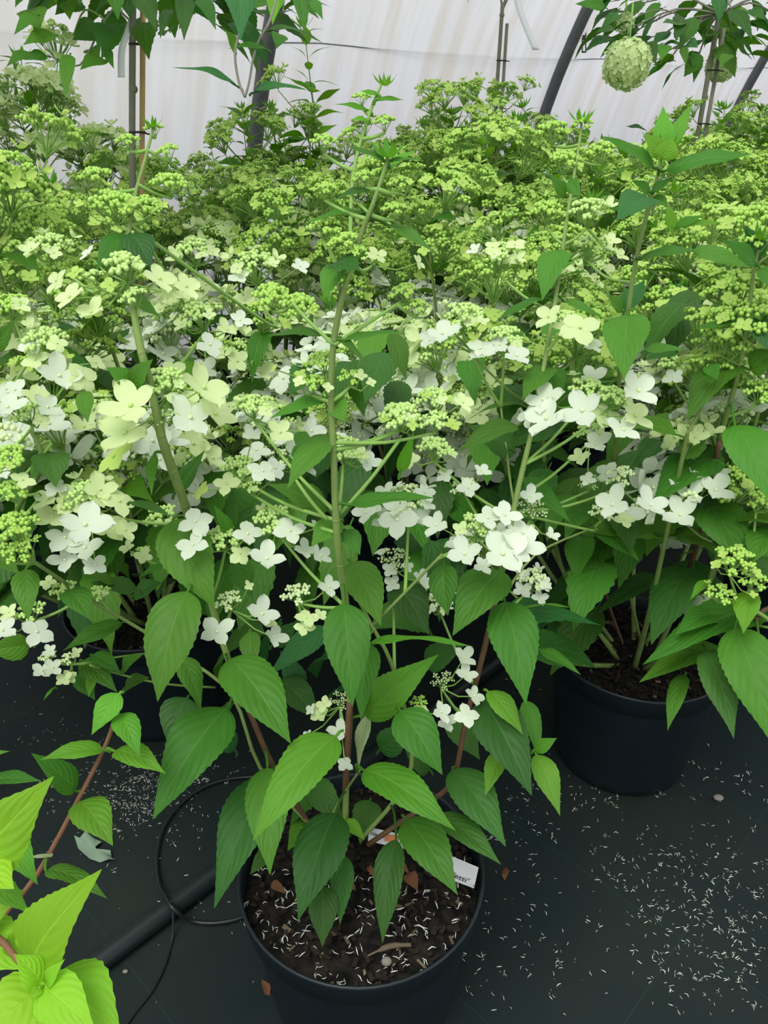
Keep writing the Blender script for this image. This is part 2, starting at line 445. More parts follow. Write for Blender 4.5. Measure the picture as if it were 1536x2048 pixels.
# prototype objects that are copied (never linked themselves)
_src = {}
def src(name, me):
    k = me.name
    if k not in _src: _src[k] = bpy.data.objects.new(name, me)
    return _src[k]
def place_head(plant, p, d, R, tone, var, detail, rg):
    M = frame(p, V(d).orthogonal(), d, R) @ Matrix.Rotation(rg.uniform(0, 6.28), 4, 'Z')
    if not detail:
        return link_copy(src('flower_head', head_proto(tone, var, True)), plant, M)
    st, bd, fl, real = head_proto(tone, var, False)
    h = link_copy(src('flower_head', st), plant, M)
    link_copy(src('bud_cluster', bd), h, Matrix.Identity(4))
    for v_, Mf in fl: link_copy(src('floret', floret_mesh(v_, real)), h, Mf)
    return h

# ------------------------------------------------------------------ pot
POT_R, POT_H = .157, .252
def lathe(prof_, n=56):
    vs, fs = [], []
    for r, z in prof_:
        for k in range(n):
            a = 2*math.pi*k/n; vs.append((r*math.cos(a), r*math.sin(a), z))
    for i in range(len(prof_)-1):
        for k in range(n):
            a, b = i*n+k, i*n+(k+1) % n
            fs.append((a, b, b+n, a+n))
    fs.append(tuple(range(n-1, -1, -1)))
    return vs, fs
pm = MB()
pm.add(*lathe([(.118, .0), (.122, .004), (.125, .02), (.146, .205), (.148, .212), (.153, .215), (.1555, .245), (.157, .250), (.1565, .254), (.1535, .254), (.152, .250), (.148, .215), (.14, .16)]))
POT = pm.mesh('pot', M_POT)
def soil_mesh():
    rg = random.Random(5); vs = [(0, 0, .226)]; fs = []; n = 40
    rings = [.03, .06, .09, .12, .1485]
    for r in rings:
        for k in range(n):
            a = 2*math.pi*k/n; vs.append((r*math.cos(a), r*math.sin(a), .226+rg.uniform(-.004, .005)-(.004 if r > .14 else 0)))
    for k in range(n): fs.append((0, 1+k, 1+(k+1) % n))
    for i in range(len(rings)-1):
        for k in range(n):
            a, b = 1+i*n+k, 1+i*n+(k+1) % n; fs.append((a, a+n, b+n, b))
    mb = MB(); mb.add(vs, fs); return mb.mesh('soil', M_SOIL)
SOIL = soil_mesh()
def mulch_mesh(seed):
    rg = random.Random(seed); mb = MB()
    for _ in range(420):
        r = .142*math.sqrt(rg.random()); a = rg.uniform(0, 6.28)
        R = Matrix.Rotation(rg.uniform(0, 6.28), 3, 'Z') @ Matrix.Rotation(rg.uniform(-.6, .6), 3, 'X') @ Matrix.Rotation(rg.uniform(-.5, .5), 3, 'Y')
        mb.box((r*math.cos(a), r*math.sin(a), .230+rg.uniform(0, .006)), rg.uniform(.003, .015), rg.uniform(.002, .006), rg.uniform(.001, .003), R, 0 if rg.random() < .93 else 1)
    return mb.mesh('bark_mulch', [M_BARK, M_CHIP], False)
MULCH = [mulch_mesh(1), mulch_mesh(2)]
def pot_into(plant, k=0, mulch=True):
    link_copy(src('pot', POT), plant, Matrix.Rotation(k, 4, 'Z'))
    link_copy(src('soil', SOIL), plant, Matrix.Rotation(k, 4, 'Z'))
    if mulch: tag(link_copy(src('bark_mulch', MULCH[k % 2]), plant, Matrix.Rotation(k, 4, 'Z')), kind='stuff')

# ------------------------------------------------------------------ generated hydrangea
def tip_rosette(mb, p, d, s, rg, mi=0, n=7):
    d = V(d).normalized()
    for k in range(n):
        o = d.orthogonal().normalized(); o.rotate(Matrix.Rotation(k*2.4, 3, d).to_quaternion())
        sp = .35+.5*k/n
        dr = (d*(1-sp*.6)+o*sp).normalized()
        blade(mb, p, p+dr*s*(.6+.6*k/n), (d*.6-o), s*(.22+.16*k/n), bend=-.12, fold=.5, rng=rg, seg=8, cols=1, mi=mi)
def gen_plant(plant, seed, H=.85, nst=7, detail=2, tone_mix=('white', 'cream', 'lime'), lean=(0, 0), keep=None, Rh=.052, spread=.27, ltone=(0, 1, 1, 2), headscale=1.0, budget=96, low=.10, tips=True, leafp=1.0, extra=None, fth=.5, headp=.9, lowst=0, tipp=.7, tipsize=(.04, .07)):
    """detail 2: florets as sub-parts; 1: one mesh per head; 0: also the foliage in one mesh.  Local coordinates: origin at the pot's foot."""
    rg = random.Random(seed); stems = []; count = 0
    fol = MB()
    for s in range(nst+lowst):
        a = 2*math.pi*s/nst+rg.uniform(-.3, .3)
        sp = spread*(rg.uniform(.35, 1.1) if s else .1)
        h = H*(rg.uniform(.78, 1.06) if s % 5 else rg.uniform(1.05, 1.2))
        lowshoot = s >= nst
        if lowshoot: a = 2*math.pi*(s-nst+.5)/lowst+rg.uniform(-.3, .3); sp = spread*rg.uniform(.65, 1.15); h = rg.uniform(.42, .64)
        b = V((math.cos(a)*.03, math.sin(a)*.03, .215))
        t = V((math.cos(a)*sp+lean[0], math.sin(a)*sp+lean[1], h))
        m = (b+t)/2+V((math.cos(a)*.04, math.sin(a)*.04, -.02))
        path = smooth_path([b, m, t, t+(t-m)*.18], 5)
        n = len(path)
        stems.append(([p for p in path], [.0048-(.0028*i/n) for i in range(n)]))
        L = h-.215; nodes = int(L/.072)
        for k in range(1, nodes+1):
            f = k/nodes; p = path[min(n-2, int(f*(n-1)))].lerp(path[min(n-1, int(f*(n-1))+1)], f*(n-1)-int(f*(n-1)))
            az = (k % 2)*math.pi/2+a+rg.uniform(-.3, .3)
            for sd_ in (0, math.pi):
                o = V((math.cos(az+sd_), math.sin(az+sd_), 0))
                if f < .97 and rg.random() < leafp*(.95 if f < .6 else .8) and p.z > .215+low:
                    ln = rg.uniform(.095, .140)*(1 if f < .6 else .8)
                    dr = V((o.x, o.y, rg.uniform(-.75, .1) if f < .6 else rg.uniform(-.2, .55))).normalized()
                    nm = V((o.x*.5, o.y*.5, 1))+V((rg.uniform(-.4, .4), rg.uniform(-.4, .4), 0))
                    M = frame(p+o*.012, dr, nm, ln)
                    if keep and not keep(plant.location+p+dr*ln*.6): continue
                    tn = ltone[min(len(ltone)-1, int(f*len(ltone)*rg.uniform(.5, 1.1)))]
                    if detail >= 1 and count < budget:
                        link_copy(src('leaf', unit_leaf(rg.randrange(6), tn)), plant, M); count += 1
                    else:
                        um = unit_leaf(rg.randrange(6), 1, True)
                        uvl = um.uv_layers[0].data
                        vs = [M @ v_.co for v_ in um.vertices]; oo = len(fol.v); fol.v += [tuple(q) for q in vs]
                        for pl in um.polygons:
                            fol.f.append([i+oo for i in pl.vertices]); fol.m.append(min(tn, 3)); fol.uv += [tuple(uvl[li].uv) for li in pl.loop_indices]
                if f > fth and rg.random() < headp:
                    Lb = rg.uniform(.05, .11)
                    q = p+V((o.x*Lb, o.y*Lb, Lb*rg.uniform(.5, 1.0)))
                    hp = q+V((o.x*.01, o.y*.01, .028))
                    if keep and not keep(plant.location+hp): continue
                    stems.append(([p, p.lerp(q, .5)+V((0, 0, -.006)), q], [.0022, .0018, .0015]))
                    r_ = Rh*rg.uniform(.75, 1.15)*headscale*(1.1-.35*max(0, f-.6)*2)
                    z = (p.z-.45)/(H-.45+.001)+rg.uniform(-.3, .3)
                    tn = tone_mix[0] if z < .45 else (tone_mix[1] if z < .72 else tone_mix[2])
                    place_head(plant, hp, V((o.x*.45, o.y*.45, 1)), r_, tn, rg.randrange(4), detail >= 2, rg)
        e = path[-1]; d = (path[-1]-path[-3]).normalized()
        if keep and not keep(plant.location+e): pass
        elif rg.random() < tipp and tips and not lowshoot:
            sl = rg.uniform(.03, .13); e2 = e+d*sl+V((0, 0, sl*.3)); stems.append(([e-d*.01, e.lerp(e2, .5), e2], [.0018, .0015, .0012]))
            for q_ in range(2+int(sl/.04)):
                pq = e.lerp(e2, (q_+.3)/(2+int(sl/.04))); az_ = a+q_*math.pi/2
                for s2 in (0, math.pi):
                    o2 = V((math.cos(az_+s2), math.sin(az_+s2), rg.uniform(-.1, .7))).normalized(); l2 = rg.uniform(.055, .095)
                    blade(fol, pq+o2*.006, pq+o2*l2, V((0, 0, 1))-o2*.4, l2*.42, bend=.10, fold=.35, rng=rg, seg=8, cols=2, mi=rg.choice((1, 1, 2)))
            tip_rosette(fol, e2-d*.005, d, rg.uniform(*tipsize), rg, 2)
        else:
            place_head(plant, e+V((0, 0, .02)), d, Rh*.8*headscale, tone_mix[2], rg.randrange(4), detail >= 2, rg)
    if extra: stems += extra
    sm = MB()
    for pts, rr in stems:
        sm.tube(pts, rr, 6)
    put('stem', sm.mesh('stem', M_STEM), plant)
    if fol.f:
        f_ = put('foliage' if detail == 0 else 'young_shoots', fol.mesh('foliage', LEAF[:4]), plant)
        f_['kind'] = 'stuff'

# ------------------------------------------------------------------ hero authoring from traced positions
CAMP = V((0, 0, CAMH)); STEMS = {}
def hero_leaf(plant, bx, by, tx, ty, wpx, z0, z1=None, tone=1, roll=0.0, bend=.10, fold=.36, upw=.7, twist=0., stalk=None, broad=0, name='leaf'):
    z1 = z0 if z1 is None else z1
    B, T = P(bx, by, z0), P(tx, ty, z1); org = plant.location
    mid = (B+T)/2; n = (CAMP-mid).normalized()+V((0, 0, 1))*upw*.6
    ax = (T-B).normalized(); n = (n-ax*n.dot(ax)).normalized()
    if roll: n = Matrix.Rotation(roll, 3, ax) @ n
    rg = random.Random(int(bx*7+by*13+tx))
    ln = (T-B).length
    wd = wpx*(z0+z1)/2/F*1.06
    mb = MB()
    seg = max(12, min(34, int(2*ln/.0075)//2*2))
    blade(mb, V(), T-B, n, wd, bend, fold, rg, seg=seg, cols=4, teeth=.024, wave=.045, twist=twist, broad=broad)
    pt = ax*(-.09*ln)-V((0, 0, .004))
    near = min(STEMS.get(plant.name, ()), key=lambda q: (q-B).length, default=None)
    if near is not None and .004 < (near-B).length < min(.085, .5*ln): pt = near-B
    mb.tube(smooth_path([pt, pt*.5-ax*pt.length*.12+V((0, 0, .10*pt.length)), V((0, 0, 0)), ax*ln*.15+n*bend*ln*.42], 4), [.0017]*8+[.0013]*4+[.0007], 5)
    return put(name, mb.mesh('leaf', LEAF[tone]), plant, Matrix.Translation(B-org))
STK = .70
def hero_stem(plant, pts, m=None, name='stem'):
    """pts: (px, py, z, radius mm)"""
    org = plant.location
    path = smooth_path([P(p[0], p[1], p[2])-org for p in pts], 4)
    rad = []
    for i in range(len(path)):
        f = i/(len(path)-1)*(len(pts)-1); k = min(len(pts)-2, int(f)); rad.append((pts[k][3]*(1-(f-k))+pts[k+1][3]*(f-k))*.001*STK)
    mb = MB(); mb.tube(path, rad, 8)
    for q0, q1 in zip(path, path[1:]): STEMS.setdefault(plant.name, []).extend([q0+org, q0.lerp(q1, .5)+org])
    for p in pts[1:-1]:
        mb.ball(P(p[0], p[1], p[2])-org, p[3]*.00112*STK, 8, 5, 0, (1, 1, .8))
    return put(name, mb.mesh('stem', m or M_STEM), plant)
def hero_head(plant, cx, cy, rpx, z, sx, sy, sz=None, tone='cream', florets=(), extra=3, tilt=None, flat=.55, ftone=None, seed=None):
    """flower head seen at (cx,cy) with dome radius rpx; its stalk comes from (sx,sy); florets: (px,py,diameter px[,tone])"""
    org = plant.location; C = P(cx, cy, z); R = rpx*z/F
    rg = random.Random(int(cx*3+cy*5))
    d = V(tilt) if tilt else V((rg.uniform(-.2, .2), -.22, 1)); d.normalize()
    M = frame(V(), d.orthogonal(), d, R)
    real = 'white' if tone == 'open' else tone
    br = max(.05, min(.125, .0025/R))
    st, bd = dome_meshes(rg, real, tone == 'open', n=max(8, min(16, int(rpx/3.6))), nb=9 if br < .075 else 6, flat=flat, br=br)
    mb = MB(); mb.add([M @ V(p) for p in st.v], st.f)
    J = M @ V((0, 0, -.6)); S = P(sx, sy, sz or z)-C
    near = min(STEMS.get(plant.name, ()), key=lambda q: (q-(S+C)).length, default=None)
    pts_ = [S]
    if near is not None and (near-(S+C)).length < .24:
        if near.z < (J+C).z+.03: pts_ = [near-C]
        else: pts_ = [near-C, S]
    else:
        soil_ = V((org.x, org.y, .222))-C; pts_ = [soil_, soil_.lerp(S, .5)+V((0, 0, .02)), S]
    mid = (J+pts_[-1])/2+V((0, 0, -.05*(J-pts_[-1]).length))
    pth = smooth_path(pts_+[mid, J], 4)
    mb.tube(pth, [.0022-.0007*i/(len(pth)-1) for i in range(len(pth))], 6)
    ft = ftone or real; fl = []
    for f in florets:
        fz = z-.012 if len(f) < 5 else f[4]
        p = P(f[0], f[1], fz)-C; r = f[2]/2*fz/F*1.03
        nrm = (CAMP-(C+p)).normalized()*.50+V((p.x*1.5/max(R, .01)*.2+rg.uniform(-.22, .22), -.05+rg.uniform(-.2, .2), .8))
        fl.append((p, nrm.normalized(), r, (f[3] if len(f) > 3 and f[3] else ft), rg.choice((0, 1, 3, 4, 1, 4))))
    for v_, Mf in floret_ring(rg, real, extra) if extra else ():
        Mw = M @ Mf
        fl.append((Mw.translation, Mw.to_3x3() @ V((0, 0, 1)), Mw.to_scale()[0]*.85, ft, v_))
    for p, nrm, r, tn, v_ in fl:
        q = p-nrm*.001; mb.tube([J, J.lerp(q, .55)+V((0, 0, -.006)), q], [.0011, .0009, .0008], 4, 0, False)
    h = put('flower_head', mb.mesh('flower_head', M_STALK), plant, Matrix.Translation(C-org))
    b2 = MB(); b2.add([M @ V(p) for p in bd.v], bd.f); put('bud_cluster', b2.mesh('bud_cluster', BUD[real]), h)
    for p, nrm, r, tn, v_ in fl:
        y = nrm.orthogonal(); y.rotate(Matrix.Rotation(rg.uniform(0, 6.28), 3, nrm).to_quaternion())
        link_copy(src('floret', floret_mesh(v_, tn)), h, frame(p, y, nrm, r))
    return h
def hero_tip(plant, x, y, z, spx, dx=0, tone=2, n=8):
    mb = MB(); rg = random.Random(int(x+y)); p = P(x, y, z); d = V((dx, -.1, 1))
    tip_rosette(mb, V(), d, spx*z/F, rg, 0, n)
    return put('shoot_tip', mb.mesh('shoot_tip', LEAF[tone]), plant, Matrix.Translation(p-plant.location))

# ------------------------------------------------------------------ setting: floor and film wall with hoops
mb = MB(); mb.add([(-5, -1.5, 0), (9, -1.5, 0), (9, 11, 0), (-5, 11, 0)], [(0, 1, 2, 3)])
tag(put('floor', mb.mesh('floor', fabric_material(), False)), 'dark green woven ground fabric under the pots', kind='structure')
WD = V((.722, .692, 0)); WN = V((.692, -.722, 0)); W0 = V((-.43, 3.80, 0)); HR = 3.2
def wall_pt(s, h):
    return W0 + WD*s + WN*(HR-math.sqrt(max(0, HR*HR-h*h))) + V((0, 0, h))
mb = MB(); vs = []; uvs = []; fs = []; ns, nh = 60, 18
for i in range(ns+1):
    for j in range(nh+1):
        s = -5+14*i/ns; h = 2.75*j/nh
        sag = -.022*math.sin(((s % 2.1)/2.1)*math.pi)*min(1, h*2)
        p = wall_pt(s, h) - WN*(.035+0*sag) - WN*sag
        vs.append(p); uvs.append((s, h))
for i in range(ns):
    for j in range(nh):
        a = i*(nh+1)+j; fs.append((a, a+nh+1, a+nh+2, a+1))
mb.add(vs, fs, uvs)
tag(put('wall_back', mb.mesh('wall_back', film_material())), 'milky translucent greenhouse film wall with rain stains', kind='structure')
for k, (s, lab) in enumerate([(-4.2, None), (-2.1, None), (-.27, 'grey steel greenhouse hoop rising behind the hanging twig with the big dark leaf'), (1.65, 'grey steel greenhouse hoop leaning right behind the black hanging strap'), (4.02, 'grey steel greenhouse hoop at the upper right corner beyond the tree with the round flower'), (6.4, None)]):
    if lab is None: continue
    mb = MB(); mb.tube([wall_pt(s, 2.7*j/20) for j in range(21)], .031, 12)
    o = put('greenhouse_hoop', mb.mesh('greenhouse_hoop', M_STEEL)); tag(o, lab, 'greenhouse hoop', kind='thing')
mb = MB(); mb.tube([wall_pt(-3+12*i/40, 1.31-.018*math.sin(((-3+12*i/40) % 2.1)/2.1*math.pi))+WN*-.028 for i in range(41)], .0028, 5)
tag(put('support_wire', mb.mesh('support_wire', M_WIRE)), 'thin level wire running along the film wall', 'wire')
mb = MB(); pa, pb = P(-60, 135, 3.0), P(470, 350, 3.35); mb.tube([pa.lerp(pb, i/10)+V((0, 0, -.03*math.sin(math.pi*i/10))) for i in range(11)], .0035, 5)
tag(put('guy_wire', mb.mesh('guy_wire', M_WIRE)), 'slack grey wire sloping down behind the left standard tree', 'wire')
# black strap hanging from the hoop
h0 = P(1166, -40, 4.1); h1 = P(1168, 104, 4.1)
strap = MB()
def strip(mb, a, b, wdt, th=.002, side=V((1, 0, 0)), mi=0):
    d = (b-a).normalized(); s_ = (side-d*side.dot(d)).normalized(); n = d.cross(s_)
    c = [a-s_*wdt/2, a+s_*wdt/2, b+s_*wdt/2, b-s_*wdt/2]
    mb.add([q-n*th/2 for q in c]+[q+n*th/2 for q in c], [(3, 2, 1, 0), (4, 5, 6, 7), (0, 1, 5, 4), (1, 2, 6, 5), (2, 3, 7, 6), (3, 0, 4, 7)], None, mi)
sp = [P(1166, -40, 4.1), P(1168, 50, 4.1), P(1168, 60, 4.1), P(1168, 72, 4.1), P(1168, 78, 4.1), P(1168, 104, 4.1)]
strip(strap, sp[0], sp[1], .014)
for a, b in ((sp[2], sp[3]), (sp[4], sp[5])):
    for o_ in (-.009, .009): strip(strap, a+V((o_, 0, 0)), b+V((o_, 0, 0)), .006)
    strip(strap, a+V((0, 0, .006)), a-V((0, 0, .004)), .024); strip(strap, b+V((0, 0, .004)), b-V((0, 0, .004)), .024)
strip(strap, sp[1], sp[2], .012); strip(strap, sp[3], sp[4], .012)
o = put('hanging_strap', strap.mesh('hanging_strap', M_BLACK, False)); tag(o, 'black plastic strap with buckle holes hanging by the leaning hoop', 'strap')

# ------------------------------------------------------------------ things on the floor
def g3(px, py, r=0): p = G(px, py, 0); p.z = r; return p
mb = MB(); a, b = G(150, 1955, .02), G(470, 1715, .02); d = (b-a).normalized(); pp = [a-d*.45, a, b, b+d*.75]
for q in pp: q.z = .0165
mb.tube(pp, .0165, 16); tag(put('irrigation_pipe', mb.mesh('irrigation_pipe', M_PIPE)), 'black irrigation pipe lying on the ground fabric behind the front pot', 'pipe')
def floor_tube(name, pts, r, lab):
    pts = [G(x, y, h)*1 for x, y, h in pts]
    mb = MB(); mb.tube(smooth_path(pts, 7), r, 7); tag(put(name, mb.mesh(name, M_TUBE)), lab, 'drip tube')
floor_tube('drip_tube', [(560, 1590, .02), (520, 1556, .006), (440, 1562, .006), (375, 1595, .006), (330, 1650, .006), (314, 1710, .006), (318, 1765, .012), (335, 1800, .040), (352, 1822, .038), (385, 1842, .008), (430, 1846, .006), (480, 1836, .006), (520, 1815, .006)], .0034, 'thin black drip tube looping over the pipe beside the front pot')
floor_tube('drip_tube', [(343, 1800, .046), (346, 1830, .028), (344, 1880, .004), (330, 1930, .004), (305, 1980, .004), (270, 2025, .004), (235, 2075, .004)], .0017, 'hair-thin black tube curving from the pipe towards the bright green shrub')
floor_tube('drip_tube', [(1070, 1090, .004), (1110, 1110, .004), (1135, 1170, .004), (1120, 1215, .004), (1095, 1260, .004), (1080, 1300, .004)], .003, 'thin black drip tube on the floor at the left of the right pot')
# fallen petal litter
rg = random.Random(11); lit = MB()
def sliver(mb, p, s, rg, up=V((0, 0, 1))):
    a = rg.uniform(0, 6.28); d = V((math.cos(a), math.sin(a), 0)); e = V((-d.y, d.x, 0))*rg.uniform(-.5, .5)
    q = [p, p+(d*.5+e*.5)*s+up*.0012, p+d*s+up*.0004]
    k = s*rg.uniform(.04, .10)
    mb.tube(q, [k*.5, k, k*.6], 4, 0, True)
def scatter(cx, cy, sx, sy, n, smin=.003, smax=.010):
    for _ in range(n):
        x, y = rg.gauss(cx, sx), rg.gauss(cy, sy)
        if y < 1130: continue
        p = G(x, y, 0); p.z = .0012
        sliver(lit, p, rg.uniform(smin, smax)*.8, rg)
        if rg.random() < .18:
            for _ in range(3): sliver(lit, p+V((rg.uniform(-.006, .006), rg.uniform(-.006, .006), 0)), rg.uniform(smin, smax)*.8, rg)
scatter(270, 1590, 55, 30, 260, .003, .008); scatter(330, 1560, 60, 25, 120, .003, .008); scatter(170, 1610, 70, 60, 60, .003, .007)
scatter(360, 1640, 60, 80, 40); scatter(1040, 1660, 60, 40, 60); scatter(1320, 1720, 90, 45, 90); scatter(1400, 1800, 90, 70, 110)
scatter(1490, 1870, 50, 60, 120); scatter(1250, 1850, 200, 110, 130); scatter(1430, 1560, 80, 30, 40); scatter(1180, 1600, 70, 20, 30)
scatter(1000, 1900, 60, 60, 30); scatter(1390, 1960, 60, 40, 40); scatter(420, 1900, 120, 100, 22, .003, .006); scatter(100, 1450, 80, 60, 60, .002, .006)
scatter(1060, 1400, 40, 100, 25); scatter(350, 1700, 120, 60, 20)
tag(put('petal_litter', lit.mesh('petal_litter', M_LITTER)), 'fine white fallen petal and stamen litter on the dark ground fabric', 'petal litter', kind='stuff')
# fallen leaves, stones on the floor
def ground_leaf(pts, m, lab, name='fallen_leaf'):
    c = [G(x, y, .002) for x, y in pts]; n = len(c); ctr = sum(c, V())/n
    mb = MB(); mb.add([q-V((0, 0, .001))+V((0, 0, .004*(i % 3))) for i, q in enumerate(c)]+[ctr+V((0, 0, .004))], [(i, (i+1) % n, n) for i in range(n)])
    tag(put(name, mb.mesh(name, m)), lab, 'fallen leaf')
ground_leaf([(148, 1670), (160, 1678), (172, 1668), (188, 1676), (204, 1686), (192, 1698), (198, 1706), (210, 1703), (222, 1706), (224, 1718), (232, 1722), (220, 1724), (200, 1724), (180, 1720), (168, 1712), (156, 1696)], M_PALELEAF, 'pale grey-green torn leaf fallen face down on the fabric')
ground_leaf([(522, 1958), (532, 1965), (542, 1975), (540, 1990), (530, 1992), (524, 1978)], M_DRY, 'small brown dry leaf on the fabric left of the front pot')
ground_leaf([(1004, 1740), (1012, 1736), (1018, 1748), (1010, 1760), (1003, 1754)], M_DRY, 'tiny brown dry leaf right of the front pot rim')
ground_leaf([(1352, 1684), (1362, 1678), (1376, 1682), (1380, 1690), (1366, 1694)], M_DRY, 'small dull dry leaf among the litter below the right pot') if False else None
def pebble(x, y, r, lab):
    mb = MB(); p = G(x, y, 0)*1; p.z = r*.45
    mb.ball(p, r, 9, 6, 0, (1.2, .9, .55)); tag(put('pebble', mb.mesh('pebble', M_STONE)), lab, 'pebble')
pebble(1436, 1598, .008, 'grey pebble on the fabric at the lower right of the right pot')
pebble(251, 1944, .0035, 'tiny pale pebble on the fabric under the black pipe')

# ------------------------------------------------------------------ MAIN PLANT in the front pot
MX, MY = -.029, .668
main = thing('potted_hydrangea', (MX, MY, 0), 'flowering hydrangea in the black pot in front, tall central stem, white label in its soil', 'potted hydrangea')
pot_into(main, 0)
rg = random.Random(77); ml = MB()
for _ in range(230):
    r = .145*math.sqrt(rg.random()); a = rg.uniform(3.0, 6.5)
    sliver(ml, V((MX+r*math.cos(a), MY+r*math.sin(a), .2345+rg.uniform(0, .003))), rg.uniform(.004, .011), rg)
tag(put('petal_litter', ml.mesh('petal_litter', M_LITTER)), 'white petal and stamen litter on the soil of the front pot', 'petal litter', kind='stuff')
hero_stem(main, [(690, 1690, .975, 5.5), (693, 1540, .93, 5.6), (700, 1400, .89, 5.6), (692, 1215, .84, 5.6), (680, 1130, .80, 5.4), (672, 1040, .77, 5.2), (667, 900, .74, 4.6), (662, 790, .72, 4.2), (668, 680, .70, 4.2), (690, 575, .68, 3.6), (722, 470, .67, 3.2), (745, 410, .66, 2.8), (772, 330, .66, 2.4), (776, 305, .66, 2.0)], M_STEM)
hero_stem(main, [(688, 1650, .97, 5.8), (693, 1540, .928, 5.8), (700, 1405, .888, 5.8)], M_WOOD)
hero_stem(main, [(640, 1690, .98, 5), (600, 1620, .965, 5), (545, 1530, .94, 5.2), (510, 1450, .92, 5), (460, 1330, .89, 4.8)], M_WOOD)
hero_stem(main, [(460, 1330, .89, 4.8), (435, 1250, .92, 6), (400, 1120, .90, 7), (370, 1010, .85, 6.8), (345, 940, .80, 7.2), (322, 870, .77, 6.4), (302, 770, .76, 5.6), (283, 705, .75, 5.6), (268, 625, .75, 5), (258, 560, .76, 4), (257, 480, .78, 3.4), (268, 400, .80, 3), (290, 320, .82, 2.6), (308, 250, .83, 2)], M_STEM)
hero_stem(main, [(620, 1650, .97, 3.4), (520, 1535, .95, 3.2), (465, 1392, .945, 3.0), (365, 1312, .95, 3), (280, 1258, .95, 3.2), (190, 1205, .92, 3.4), (140, 1172, .88, 3.2), (60, 1118, .83, 3)], M_STEM)
hero_stem(main, [(735, 1690, .98, 4.6), (850, 1610, .97, 4.6), (905, 1560, .955, 4.8), (932, 1440, .94, 4.8), (968, 1300, .925, 5.0), (1002, 1150, .905, 5.0)], M_WOOD)
hero_stem(main, [(1002, 1150, .905, 5.0), (1027, 1020, .90, 4.8), (1045, 940, .90, 4.8), (1066, 850, .90, 4.4), (1090, 720, .91, 4), (1112, 590, .94, 3.8), (1135, 430, .98, 3.4), (1158, 290, 1.02, 2.6), (1164, 235, 1.03, 2)], M_STEM)
hero_stem(main, [(1003, 1150, .905, 3), (1032, 1060, .93, 2.6), (1020, 960, .95, 2.2), (1000, 800, .97, 2)], M_STEM)
hero_stem(main, [(720, 1680, .98, 4.2), (790, 1600, .965, 4), (823, 1530, .94, 4), (812, 1430, .915, 4), (780, 1320, .885, 3.4), (744, 1252, .865, 3.2), (712, 1190, .85, 3)], M_STEM)
hero_stem(main, [(744, 1252, .865, 2.8), (800, 1195, .85, 2.4), (885, 1108, .83, 2.2)], M_STEM)
hero_stem(main, [(640, 1680, .98, 2.6), (680, 1600, .95, 2.4), (720, 1540, .90, 2)], M_STEM)
